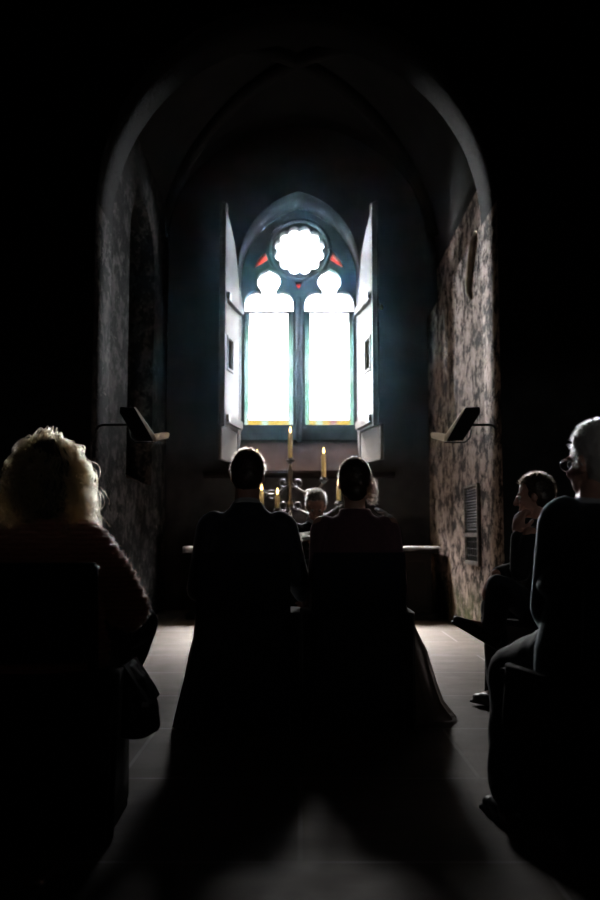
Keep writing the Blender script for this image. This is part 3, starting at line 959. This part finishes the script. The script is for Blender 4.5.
def jacket(J, parent, mat, name='jacket', w=1.0, dz=0, skirt=True, disp=None, arm=.056, voxel=.007, lower=True):
    """suit jacket or jumper: torso volume plus two sleeves."""
    yaw = J['yaw']; bm = bmesh.new()
    pel, wa, ch, nb = J['pelvis'], J['waist'], J['chest'], J['neck']
    if lower: loft_rings = [(pel + Vector((0, 0, -.075)), .195 * w, .150 * w, yaw), (pel, .190 * w, .148 * w, yaw)]
    else: loft_rings = [(pel, .175 * w, .138 * w, yaw)]
    shm = (J['sl'] + J['sr']) / 2
    sw = (J['sl'] - J['sr']).length / 2
    loft_rings += [(wa, .165 * w, .128 * w, yaw), (ch + Vector((0, 0, -.06)), .185 * w, .128 * w, yaw), (ch + Vector((0, 0, .02)), sw * .98, .122 * w, yaw),
                   (shm + Vector((0, 0, .005)), sw * .97, .098 * w, yaw), (shm + Vector((0, 0, .035)), sw * .72, .078, yaw), (nb + Vector((0, 0, -.005)), .082, .072, yaw), (nb + Vector((0, 0, .022)), .068, .066, yaw)]
    loft(bm, loft_rings)
    for s_ in 'lr':
        sh, el, wr = J['s' + s_], J['e' + s_], J['w' + s_]
        chain(bm, [sh.lerp(nb, .12) + Vector((0, 0, -.012)), sh + Vector((0, 0, -.022)), sh.lerp(el, .5), el, el.lerp(wr, .5), el.lerp(wr, .93)],
              [arm * 1.05 * w, arm * 1.06 * w, arm * .98 * w, arm * .92 * w, arm * .82 * w, arm * .66 * w])
    return fuse(name, bm, mat, parent, voxel=voxel, smooth=5, disp=disp)

def trousers(J, parent, mat, r0=.088, hem=.062, name='trousers', shin_end=.93):
    bm = bmesh.new(); yaw = J['yaw']
    loft(bm, [(J['pelvis'] + Vector((0, 0, -.085)), .165, .125, yaw), (J['pelvis'], .172, .132, yaw), (J['pelvis'] + Vector((0, 0, .07)), .150, .118, yaw)])
    for s_ in 'lr':
        hp, kn, an = J['h' + s_], J['k' + s_], J['a' + s_]
        chain(bm, [hp, hp.lerp(kn, .5), kn, kn.lerp(an, .3), kn.lerp(an, .65), kn.lerp(an, shin_end)], [r0, r0 * .88, r0 * .78, r0 * .74, hem * .98, hem])
    def dsp(co, n): return co + n * .006 * mnoise.noise(Vector((co.x * 16, co.y * 16, co.z * 9)))
    return fuse(name, bm, mat, parent, voxel=.007, smooth=5, disp=dsp)

def shoes(J, parent, mat, tips=None):
    for s_ in 'lr':
        an = J['a' + s_]; d = J.get('t' + s_)
        d = (d if d is not None else Matrix.Rotation(J['yaw'], 3, 'Z') @ Vector((0, 1, 0))).normalized()
        bm = bmesh.new()
        up = Vector((0, 0, 1)) - d * d.z; up.normalize()
        m = Matrix((d.cross(up), d, up)).transposed()
        b = an - up * .045
        ell(bm, b - d * .025, (.036, .045, .040), m); ell(bm, b + d * .06 - up * .006, (.041, .09, .030), m); ell(bm, b + d * .13 - up * .012, (.040, .055, .022), m)
        chain(bm, [an + up * .01, b], [.042, .04])
        sole = bmesh.ops.create_cube(bm, size=1.0)['verts']
        bmesh.ops.scale(bm, vec=(.074, .255, .012), verts=sole); bmesh.ops.rotate(bm, cent=(0, 0, 0), matrix=m, verts=sole)
        bmesh.ops.translate(bm, vec=b + d * .055 - up * .034, verts=sole)
        fuse('shoe', bm, mat, parent, voxel=.005, smooth=2)

def body(J, parent, mat, neck_r=.056, hd=None, hands=True, feet=True):
    """one continuous figure: head, neck, trunk, tapered limbs, hands and feet."""
    bm = bmesh.new(); yaw = J['yaw']; hs = J.get('hs', 1.0)
    P, m = head(bm, J['head'], J['hyaw'], J['hpitch'], hs, J.get('hroll', 0))
    chain(bm, [J['neck'] + Vector((0, 0, -.04)), J['neck'] + Vector((0, 0, .01)), J['head'] + m @ Vector((0, -.018, -.05)) * hs], [neck_r * 1.2, neck_r * 1.03, neck_r])
    shm = (J['sl'] + J['sr']) / 2; sw = (J['sl'] - J['sr']).length / 2
    loft(bm, [(J['pelvis'] + Vector((0, 0, -.07)), .14, .105, yaw), (J['pelvis'], .15, .11, yaw), (J['waist'], .125, .095, yaw), (J['chest'], .15, .10, yaw),
              (shm + Vector((0, 0, -.01)), sw * .85, .075, yaw), (J['neck'], .055, .05, yaw)])
    for s_ in 'lr':
        sh, el, wr = J['s' + s_], J['e' + s_], J['w' + s_]
        chain(bm, [sh, sh.lerp(el, .5), el, el.lerp(wr, .35), wr], [.046, .042, .036, .036, .024])
        hp, kn, an = J['h' + s_], J['k' + s_], J['a' + s_]
        chain(bm, [hp, hp.lerp(kn, .5), kn, kn.lerp(an, .3), an], [.068, .058, .048, .046, .032])
        d = J.get('t' + s_)
        d = (d if d is not None else Matrix.Rotation(yaw, 3, 'Z') @ Vector((0, 1, 0))).normalized()
        chain(bm, [an, an + d * .05 + Vector((0, 0, -.03)), an + d * .13 + Vector((0, 0, -.048))], [.03, .026, .018])
        if hands:
            hd_ = J.get('d' + s_, (wr - el)); hn = J.get('n' + s_, Vector((0, 0, 1)))
            hand(bm, wr, hd_, hn, J.get('side' + s_, 1 if s_ == 'l' else -1), J.get('curl' + s_, .45))
    fuse('body', bm, mat, parent, voxel=.0052, smooth=3)
    return P, m

def seated(x, y, yaw, top, seat=.43, sw=.185, lean=0.0, hs=1.0, hyaw=None, hpitch=0.0, drop=.064, **over):
    """joints of a sitting figure in metres; yaw 0 looks along +y. Given overrides are world positions."""
    m = Matrix.Rotation(yaw, 3, 'Z'); o = Vector((x, y, 0))
    def W(a, b, c): return o + m @ Vector((a, b, c))
    hc = top - .125 * hs
    z_n = hc - .145 * hs; z_s = z_n - drop
    J = dict(yaw=yaw, hs=hs, hyaw=yaw if hyaw is None else hyaw, hpitch=hpitch,
             pelvis=W(0, -.02, seat + .10), waist=W(0, -.045 + lean * .3, seat + .24), chest=W(0, -.03 + lean * .65, z_s - .10),
             neck=W(0, -.02 + lean, z_n), head=W(0, .012 + lean * 1.3, hc),
             sl=W(-sw, -.02 + lean * .85, z_s), sr=W(sw, -.02 + lean * .85, z_s),
             el=W(-sw - .035, .03 + lean * .5, z_s - .29), er=W(sw + .035, .03 + lean * .5, z_s - .29),
             wl=W(-.13, .24, seat + .17), wr=W(.13, .24, seat + .17),
             hl=W(-.09, .03, seat + .085), hr=W(.09, .03, seat + .085), kl=W(-.12, .43, seat + .07), kr=W(.12, .43, seat + .07),
             al=W(-.12, .42, .085), ar=W(.12, .42, .085))
    for k, v in over.items():
        J[k] = Vector(v) if hasattr(v, '__len__') else v
    return J

def collar(J, parent, mat, r_=.066, name='shirt_collar', lift=0):
    bm = bmesh.new(); n = 28; ax = (J['head'] - J['neck']).normalized(); c = J['neck'] + ax * lift
    _, u, v = frame(ax)
    tube(bm, [c + ax * .028 + (u * math.cos(a) + v * math.sin(a)) * r_ for a in np.linspace(0, 2 * math.pi, n)], .010, n=8, cap=False)
    tube(bm, [c + ax * .042 + (u * math.cos(a) + v * math.sin(a)) * (r_ - .004) for a in np.linspace(0, 2 * math.pi, n)], .008, n=8, cap=False)
    build(name, bm, mat, parent, smooth=True)

# --- groom
gx, gy = -.252, 4.29
pr_ = empty('person', (gx, gy, 0), 'person in a midnight blue suit, seen from behind, seated left of the bride', 'person')
J = seated(gx, gy, 0, 1.262, sw=.176, drop=.080, hpitch=R(-6), lean=.02,
           er=(-.015, 4.30, .66), wr=(.010, 4.44, .565), dr=(.12, .8, -.45), nr=(.9, -.1, .3), curlr=.55,
           el=(-.478, 4.28, .60), wl=(-.40, 4.53, .58))
P, m = body(J, pr_, M['skin_warm'])
eyes(P, m, 1, pr_)
jacket(J, pr_, M['navy'], w=1.06, arm=.058)
trousers(J, pr_, M['navy']); shoes(J, pr_, M['shoe']); collar(J, pr_, M['shirt'], .060, lift=-.020)
hc_ = hair_cap('hair', P, m, 1, M['hair_dark'], pr_)
strands('hair_strands', scalp_paths(P, 2600, .024, up=.5, back=.5, jitter=.25), .0007, M['fibre_dark'], hc_)
groom_chair = place_chair((gx, gy, 0), 0, 'dark navy chair with floor-length cover the groom sits on')

# --- bride
bx, by = .262, 4.29
br_ = empty('person', (bx, by, 0), 'person with pinned-up hair, plum top and long tulle skirt, right of the groom', 'person')
J = seated(bx, by, 0, 1.222, sw=.160, drop=.058, hs=.97, hpitch=R(-4), lean=.02,
           el=(.085, 4.30, .64), wl=(.045, 4.43, .565), dl=(-.10, .8, -.45), nl=(-.9, -.1, .3), curll=.55,
           er=(.462, 4.28, .60), wr=(.455, 4.44, .545), kl=(bx - .075, 4.70, .485), kr=(bx + .075, 4.70, .485), al=(bx - .07, 4.68, .085), ar=(bx + .07, 4.68, .085))
P, m = body(J, br_, M['skin'], neck_r=.048)
eyes(P, m, .97, br_)
jacket(J, br_, M['lace'], name='lace_top', w=.96, arm=.054, lower=False)
hc_ = hair_cap('hair', P, m, .97, M['hair_dark'], br_, extra=(((.0, -.085, -.045), (.055, .045, .048)), ((.02, -.075, .0), (.05, .04, .05))))
pp = scalp_paths(P, 1500, .022, up=.1, back=.6, jitter=.2)
strands('hair_strands', pp, .0007, M['fibre_dark'], hc_)
fz = []
for i in range(420):                              # loose curls on the right of the bun
    a = random.uniform(-.6, 2.6); q = np.array((.045 + .02 * random.random(), -.07 + random.uniform(-.03, .04), -.02 + random.uniform(-.06, .05)))
    path = []; ph = random.random() * 6; L_ = random.uniform(.02, .055)
    for k in range(9):
        t = k / 8
        path.append(tuple(P(q + np.array((L_ * t + .006 * math.sin(9 * t + ph), .006 * math.cos(9 * t + ph), -.035 * t * t)))))
    fz.append(path)
strands('loose_curls', np.array(fz), .0008, M['fibre_dark'], hc_)
# frilled strap ends
bm = bmesh.new()
for i in range(26):
    t = i / 25; c = J['sr'].lerp(J['neck'], t * .35) + Vector((.012 - .01 * t, 0, .036 + .02 * t + .004 * math.sin(i * 2.1)))
    ell(bm, c + Vector((0, .04 * math.sin(i * 1.3), 0)), (.012, .014, .007), sub=2)
build('frill', bm, M['satin'], br_, smooth=True)
# long tulle skirt: a draped sheet falling from the lap around the front and both sides of the chair
def skirt(name, mat, grow, z_cut, seed, thick):
    bm = bmesh.new(); nA, nZ = 110, 22
    g = []
    for i in range(nA + 1):
        a = R(-62) + R(304) * i / nA               # open at the chair's back
        row = []
        for k in range(nZ + 1):
            t = k / nZ
            z = .575 - (.575 - z_cut) * t
            ca, sa = math.cos(a), math.sin(a)
            if sa > 0: ca, sa = math.copysign(abs(ca) ** .6, ca), sa ** .6
            rx = (.20 + .065 * min(1, t * 2.2) if ca > 0 else .20) + (.125 * t ** 1.5 if ca > 0 else .0 * t)
            ry = (.50 if sa > 0 else .17) + (.16 if sa > 0 else .05) * t
            fold = 1 + (.012 + .05 * t) * math.sin(a * 13 + seed + 1.5 * math.sin(3 * a)) + .03 * t * math.sin(a * 29 + seed * 2)
            if t > .86 and ca > 0: rx += .03 * (t - .86) / .14
            row.append(bm.verts.new((bx + (rx + grow) * fold * ca, by + (ry + grow) * fold * sa * (1 if sa > 0 else .9), z)))
        g.append(row)
    for p, q in zip(g, g[1:]):
        for k in range(nZ): bm.faces.new((p[k], q[k], q[k + 1], p[k + 1]))
    # lap: closes the top towards the waist
    w = [bm.verts.new((bx + .15 * math.cos(R(-62) + R(304) * i / nA), by - .02 + .12 * math.sin(R(-62) + R(304) * i / nA), .62)) for i in range(nA + 1)]
    for i in range(nA): bm.faces.new((w[i], w[i + 1], g[i + 1][0], g[i][0]))
    o_ = build(name, bm, mat, br_, smooth=True)
    s_ = o_.modifiers.new('thick', 'SOLIDIFY'); s_.thickness = thick
    return o_
skirt('tulle_skirt', M['tulle'], .02, .012, 1.0, .0015)
skirt('underskirt', M['satin'], -.03, .03, 2.2, .003)
shoes(J, br_, M['satin'])
bride_chair = place_chair((bx, by, 0), 0, 'dark navy chair with floor-length cover the bride sits on')

# --- officiant behind the couple, facing the nave, reading
ox, oy = .128, 7.32
of = empty('person', (ox, oy, 0), 'person in black robe with bowed head, facing the couple and reading a book', 'person')
J = seated(ox, oy, R(180), 1.235, sw=.175, lean=.06, hpitch=R(-30),
           head=(ox, oy - .13, 1.085), el=(ox + .235, oy - .07, .66), er=(ox - .235, oy - .07, .66),
           wl=(ox - .0, oy - .36, .77), wr=(ox - .235, oy - .36, .77), dl=(-.25, -.6, .35), dr=(.25, -.6, .35), nl=(.3, .1, -.9), nr=(-.3, .1, -.9), curll=.35, curlr=.35)
P, m = body(J, of, M['skin_warm']); eyes(P, m, 1, of)
jacket(J, of, M['black_cloth'], name='robe_top', w=1.02)
bm = bmesh.new()
loft(bm, [((ox, oy - .30, .03), .30, .34, 0), ((ox, oy - .29, .25), .27, .30, 0), ((ox, oy - .26, .45), .24, .29, 0), ((ox, oy - .14, .56), .20, .20, 0), ((ox, oy - .02, .66), .16, .13, 0)])
for sx_ in (-1, 1): chain(bm, [(ox + sx_ * .09, oy - .03, .53), (ox + sx_ * .12, oy - .42, .50), (ox + sx_ * .13, oy - .44, .10)], [.10, .095, .12])
fuse('robe_skirt', bm, M['black_cloth'], of, voxel=.012, smooth=6)
shoes(J, of, M['shoe']); collar(J, of, M['shirt'], .062)
hc_ = hair_cap('hair', P, m, 1, M['hair_mix'], of)
strands('hair_strands', scalp_paths(P, 1500, .03, up=.3, back=.4), .0009, M['fibre_grey'], hc_)
place_chair((ox, oy + .02, 0), R(180), 'dark chair under the officiant before the altar')
bk = empty('book', (ox - .12, oy - .44, .79), 'open red book with white pages held by the officiant', 'book')
bm = bmesh.new()
for sx in (-1, 1): box(bm, (ox - .12 + sx * .072, oy - .44, .838), (.145, .205, .006), rot=(R(12), R(-sx * 10), 0))
build('cover', bm, M['book_red'], bk)
for sx in (-1, 1):
    bm = bmesh.new(); box(bm, (ox - .12 + sx * .070, oy - .44, .856), (.132, .19, .022), rot=(R(12), R(-sx * 10), 0), bev=.003); build('page_block', bm, M['paper'], bk)

# --- woman with curly hair at the left
wx, wy = -.795, 2.80
wo = empty('person', (wx, wy, 0), 'person with long curly blond hair in a coral knitted jumper, seated at the left', 'person')
def knit(co, n): return co + n * (.0035 * math.sin(co.z * 260 + 2 * math.sin(co.x * 40)) + .006 * mnoise.noise(co * 14))
J = seated(wx, wy, R(4), 1.155, sw=.190, drop=.050, hs=.97, lean=.03, hpitch=R(-6), sr=(-.650, 2.80, .835), sl=(-.965, 2.80, .835),
           er=(-.535, 2.84, .630), wr=(-.60, 3.06, .60), el=(-1.03, 2.84, .635), wl=(-.93, 3.06, .60), kr=(-.560, 3.18, .545), kl=(-.86, 3.22, .50), ar=(-.70, 3.28, .22), tr=(-.3, .8, -.2), al=(-.86, 3.22, .085))
P, m = body(J, wo, M['skin'], neck_r=.05); eyes(P, m, .97, wo)
jacket(J, wo, M['knit'], name='jumper', w=1.10, arm=.066, disp=knit, voxel=.006)
trousers(J, wo, M['black_cloth']); shoes(J, wo, M['shoe'])
hc_ = hair_cap('hair', P, m, .97, M['hair_core'], wo, extra=(((-.012, -.062, -.055), (.092, .060, .120)), ((0, -.02, -.02), (.082, .07, .09))), grow=.006)
pa = []
K = 20
while len(pa) < 2600:
    d = np.random.normal(size=3); d /= np.linalg.norm(d)
    p = np.array((0, -.012, .036)) + d * np.array((.080, .100, .096))
    if p[2] < -.02 and p[1] > -.02: continue
    if p[2] < -.05 or (p[1] > .02 and p[2] < .06): continue
    if p[1] < -.045 and random.random() < .8: continue
    L_ = random.uniform(.17, .30)
    ph = random.random() * 6.28; am = random.uniform(.008, .022); fr = random.uniform(8, 17)
    out_d = np.array((d[0] + math.copysign(.5 if d[1] > 0 else 0, d[0]), min(d[1], .1) - .2, 0)); out_d /= np.linalg.norm(out_d) + 1e-6
    spread = random.uniform(.0, .30); lift = random.uniform(.1, .9)
    # one lock: a few dozen fibres that share a wave and drift apart
    for n_ in range(random.randint(14, 34)):
        q = p + np.random.normal(size=3) * .007; g = d * lift + np.array((0, 0, .25)) + np.random.normal(size=3) * .12
        path = []; ph2 = ph + random.gauss(0, .25); am2 = am * random.uniform(.8, 1.2); l2 = L_ * random.uniform(.8, 1.12)
        stray = 3.0 if random.random() < .06 else 1.0
        dr = np.random.normal(size=3) * .012 * stray
        for k in range(K):
            t = k / (K - 1)
            w_ = np.array((math.cos(fr * t + ph2), math.sin(fr * t + ph2), .5 * math.sin(fr * t * 1.3 + ph2))) * am2 * min(1, t * 4)
            path.append(tuple(P(q + w_ + dr * t)))
            g = g * .72 + (np.array((0, 0, -1.0)) + out_d * spread * (1 - t * .8)) * .28
            q = q + g / (np.linalg.norm(g) + 1e-6) * l2 / (K - 1)
        pa.append(path)
strands('curls', np.array(pa), .0009, M['fibre_blond'], hc_)
# wool fuzz on the jumper
jm = [o for o in wo.children if o.name.startswith('jumper')][0].data
vi = np.random.choice(len(jm.vertices), 9000)
fzz = []
for i in vi:
    v = jm.vertices[int(i)]; n = v.normal + Vector(np.random.normal(size=3) * .5); n.normalize()
    p0 = v.co + wo.location; l_ = random.uniform(.004, .011); b_ = Vector(np.random.normal(size=3) * .3)
    fzz.append([tuple(p0 + n * l_ * t + b_ * l_ * t * t) for t in (0, .33, .66, 1)])
strands('wool_fuzz', np.array(fzz), .00045, M['fibre_coral'], [o for o in wo.children if o.name.startswith('jumper')][0])
woman_chair = place_chair((wx, wy, 0), R(4), 'dark chair under the curly haired person at the left')
# handbag hanging beside her
hb = empty('handbag', (-.50, 2.84, .25), 'black leather handbag hanging beside the curly haired person\'s chair', 'bag')
bm = bmesh.new()
loft(bm, [((-.500, 2.86, .250), .055, .10, 0), ((-.500, 2.86, .265), .063, .115, 0), ((-.505, 2.86, .34), .060, .115, 0), ((-.528, 2.86, .42), .045, .10, 0), ((-.540, 2.86, .455), .025, .085, 0), ((-.541, 2.86, .462), .015, .08, 0)])
def crease(co, n): return co + n * .006 * mnoise.noise(co * 22)
fuse('bag_body', bm, M['leather'], hb, voxel=.006, smooth=3, disp=crease)
bm = bmesh.new()
fl = [(-.552, .462), (-.530, .466), (-.505, .43), (-.468, .375), (-.452, .345), (-.458, .342), (-.475, .368), (-.512, .42)]
f0 = [bm.verts.new((x, 2.755, z)) for x, z in fl]; f1 = [bm.verts.new((x, 2.965, z)) for x, z in fl]
bm.faces.new(f0); bm.faces.new(f1[::-1])
for i in range(len(fl)): bm.faces.new((f0[i], f1[i], f1[(i + 1) % len(fl)], f0[(i + 1) % len(fl)]))
build('flap', bm, M['leather'], hb)
bm = bmesh.new(); tube(bm, [(-.540, 2.80, .455), (-.548, 2.81, .52), (-.560, 2.86, .57), (-.552, 2.91, .52), (-.540, 2.92, .455)], .010, n=8); build('strap', bm, M['leather'], hb, smooth=True)
bm = bmesh.new(); box(bm, (-.462, 2.752, .352), (.022, .010, .016), bev=.003); build('clasp', bm, M['glass_lens'], hb)

# --- man in glasses at the right
mx_, my_ = .885, 2.70
mn = empty('person', (mx_, my_, 0), 'person with silver hair and glasses in charcoal suit, at the right edge', 'person')
yw = R(16)
J = seated(mx_, my_, yw, 1.20, sw=.192, lean=.02, hs=1.0, hyaw=R(27), hpitch=R(-3), sl=(.770, 2.66, .915), sr=(1.10, 2.76, .915), head=(.895, 2.70, 1.072),
           kl=(.690, 3.00, .415), kr=(.93, 3.08, .42), al=(.628, 2.76, .085), ar=(.93, 3.0, .085), tl=(-.15, .95, 0),
           el=(.748, 2.72, .64), wl=(.82, 2.93, .56))
P, m = body(J, mn, M['skin_warm']); eyes(P, m, 1, mn)
jacket(J, mn, M['charcoal'], w=1.10, arm=.060)
trousers(J, mn, M['denim'], r0=.095, hem=.070); shoes(J, mn, M['shoe']); collar(J, mn, M['shirt'], .062, lift=-.016)
hc_ = hair_cap('hair', P, m, 1, M['hair_grey'], mn, grow=.005)
strands('hair_strands', scalp_paths(P, 2600, .019, up=.8, back=.2, jitter=.3), .0007, M['fibre_silver'], hc_)
gl = bmesh.new()
for sx in (-1, 1):
    tube(gl, [P((sx * .033 + .024 * math.cos(a), .098, .004 + .019 * math.sin(a))) for a in np.linspace(0, 2 * math.pi, 25)], .0016, n=6)
    tube(gl, [P((sx * .057, .096, .010)), P((sx * .074, .06, .012)), P((sx * .080, .0, .010)), P((sx * .080, -.02, -.012))], .0018, n=6)
tube(gl, [P((-.010, .100, .008)), P((0, .103, .011)), P((.010, .100, .008))], .0016, n=6)
build('glasses', gl, M['glass_lens'], mn, smooth=True)
man_chair = place_chair((mx_, my_ - .0, 0), yw, 'dark chair under the silver haired person at the right')

# --- young person with crossed legs, chin on hand
tx, ty = 1.200, 4.52
tn = empty('person', (tx, ty, 0), 'young person with short hair and crossed legs, chin resting on one hand', 'person')
J = seated(tx, ty, R(52), 1.158, sw=.150, hs=.90, lean=.0, hyaw=R(68), hpitch=R(-6),
           head=(1.180, 4.53, 1.048), kl=(.955, 4.36, .610), al=(.930, 4.40, .415), tl=(-.75, .10, .45), kr=(1.0, 4.72, .49), ar=(.985, 4.52, .10), tr=(-.5, .8, 0),
           el=(1.066, 4.40, .675), wl=(1.068, 4.44, .86), dl=(.15, .15, .95), nl=(-.8, -.5, 0), curll=.75,
           er=(1.22, 4.72, .70), wr=(.950, 4.41, .668), dr=(-.60, -.05, -.80), nr=(-.75, .0, .65), curlr=.6)
P, m = body(J, tn, M['skin_warm'], neck_r=.046); eyes(P, m, .9, tn)
jacket(J, tn, M['black_cloth'], name='jumper', w=.92, arm=.057)
trousers(J, tn, M['denim'], r0=.080, hem=.062); shoes(J, tn, M['shoe'])
hc_ = hair_cap('hair', P, m, .90, M['hair_black'], tn)
strands('hair_strands', scalp_paths(P, 1800, .03, up=.15, back=.5, jitter=.2), .0008, M['fibre_dark'], hc_)
place_chair((1.21, ty + .02, 0), R(30), 'dark chair under the young person with crossed legs')

seat_cover(groom_chair, .31, .266, top=.505); seat_cover(bride_chair, .266, .25, lt=.262, top=.505)
seat_cover(woman_chair, .25, .25, 'black_cloth'); seat_cover(man_chair, .235, .26, 'black_cloth')  # covers added to these guests' chairs to blacken the space beneath

# ------------------------------------------------------------------ haze volume added in the chancel to imitate veiling light in the lens
m, t, out = nt('lens_glare_volume')
vs_ = t.nodes.new('ShaderNodeVolumeScatter'); vs_.inputs['Color'].default_value = (.38, .74, 1.0, 1)
vs_.inputs['Density'].default_value = .0034; vs_.inputs['Anisotropy'].default_value = .8
t.links.new(vs_.outputs[0], out.inputs['Volume'])
bm = bmesh.new(); box(bm, ((XL + XR) / 2, 8.85, 3.28), (XR - XL - .04, 3.0, 3.5))
tag(build('glare', bm, m), 'added volume imitating bluish lens haze hanging in the chancel before the window', 'glare', kind='stuff')

# ------------------------------------------------------------------ light, camera, look
w = bpy.data.worlds.new('bright_overcast_sky'); S.world = w; w.use_nodes = True
t = w.node_tree; t.nodes.clear()
o = t.nodes.new('ShaderNodeOutputWorld'); b = t.nodes.new('ShaderNodeBackground')
tc = t.nodes.new('ShaderNodeTexCoord'); sx = t.nodes.new('ShaderNodeSeparateXYZ')
t.links.new(tc.outputs['Generated'], sx.inputs[0])
k2 = .0006
hi_ = SKY_HIGH / max(SKY_LOW, SKY_HIGH); k1, k3 = SKY_LOW / max(SKY_LOW, SKY_HIGH), SKY_MID / max(SKY_LOW, SKY_HIGH)
# dark ground, brilliant horizon, a bank of grey cloud, brilliant sky above it
sk = ramp(t, sx.outputs[2], [(0, (k2, k2, k2)), (.03, (k1 * .95, k1, k1)), (.205, (k1 * .97, k1, k1)), (.235, (k3, k3, k3 * 1.03)), (.565, (k3, k3, k3 * 1.03)), (.615, (hi_, hi_ * .95, hi_ * .90)), (1, (hi_, hi_ * .95, hi_ * .90))])
az = ramp(t, sx.outputs[0], [(.04, (1, 1, 1)), (.24, (.46, .46, .47))])      # brighter to the left of the window
sk = mixc(t, 1.0, sk, az, 'MULTIPLY')
t.links.new(sk, b.inputs[0]); b.inputs[1].default_value = max(SKY_LOW, SKY_HIGH)
t.links.new(b.outputs[0], o.inputs[0])
# hazy sun behind the cloud bank, straight beyond the window
sun = bpy.data.lights.new('hazy_sun', 'SUN'); sun.energy = 0.95; sun.angle = R(8); sun.color = (1, .97, .93)
so = bpy.data.objects.new('hazy_sun', sun); COL.objects.link(so); so.location = (0, 20, 12); so.rotation_euler = (R(-63), 0, R(3))
def portal(name, loc, rx, rz, sx_, sy_):
    l = bpy.data.lights.new(name, 'AREA'); l.shape = 'RECTANGLE'; l.size = sx_; l.size_y = sy_
    l.cycles.is_portal = True
    ob = bpy.data.objects.new(name, l); COL.objects.link(ob); ob.location = loc; ob.rotation_euler = (rx, 0, rz)
portal('window_portal', (WX, 11.25, 3.45), R(-90), 0, 1.5, 2.8)      # looks towards -y
portal('rear_fill_portal', (1.7, -2.95, 2.2), R(90), 0, .18, .22)  # portal of the added fill opening

for p, hgt, k in CANDLES:
    l = bpy.data.lights.new('candle_light', 'POINT'); l.energy = .35; l.color = (1, .6, .25); l.shadow_soft_size = .02
    ob = bpy.data.objects.new('candle_light', l); COL.objects.link(ob); ob.location = (p[0], p[1], p[2] + hgt + .10)

cam = bpy.data.cameras.new('camera'); cam.lens = 36; cam.sensor_width = 36; cam.sensor_fit = 'AUTO'
co = bpy.data.objects.new('camera', cam); COL.objects.link(co)
co.location = (0, 0, H); co.rotation_euler = (R(90) + math.atan(85 / 900), 0, 0)
cam.dof.use_dof = True; cam.dof.focus_distance = 4.2; cam.dof.aperture_fstop = 2.4
cam.clip_start = .05; cam.clip_end = 100
S.camera = co
S.view_settings.view_transform = 'Standard'; S.view_settings.look = 'None'
S.view_settings.exposure = 0; S.view_settings.gamma = 1; S.view_settings.use_curve_mapping = False
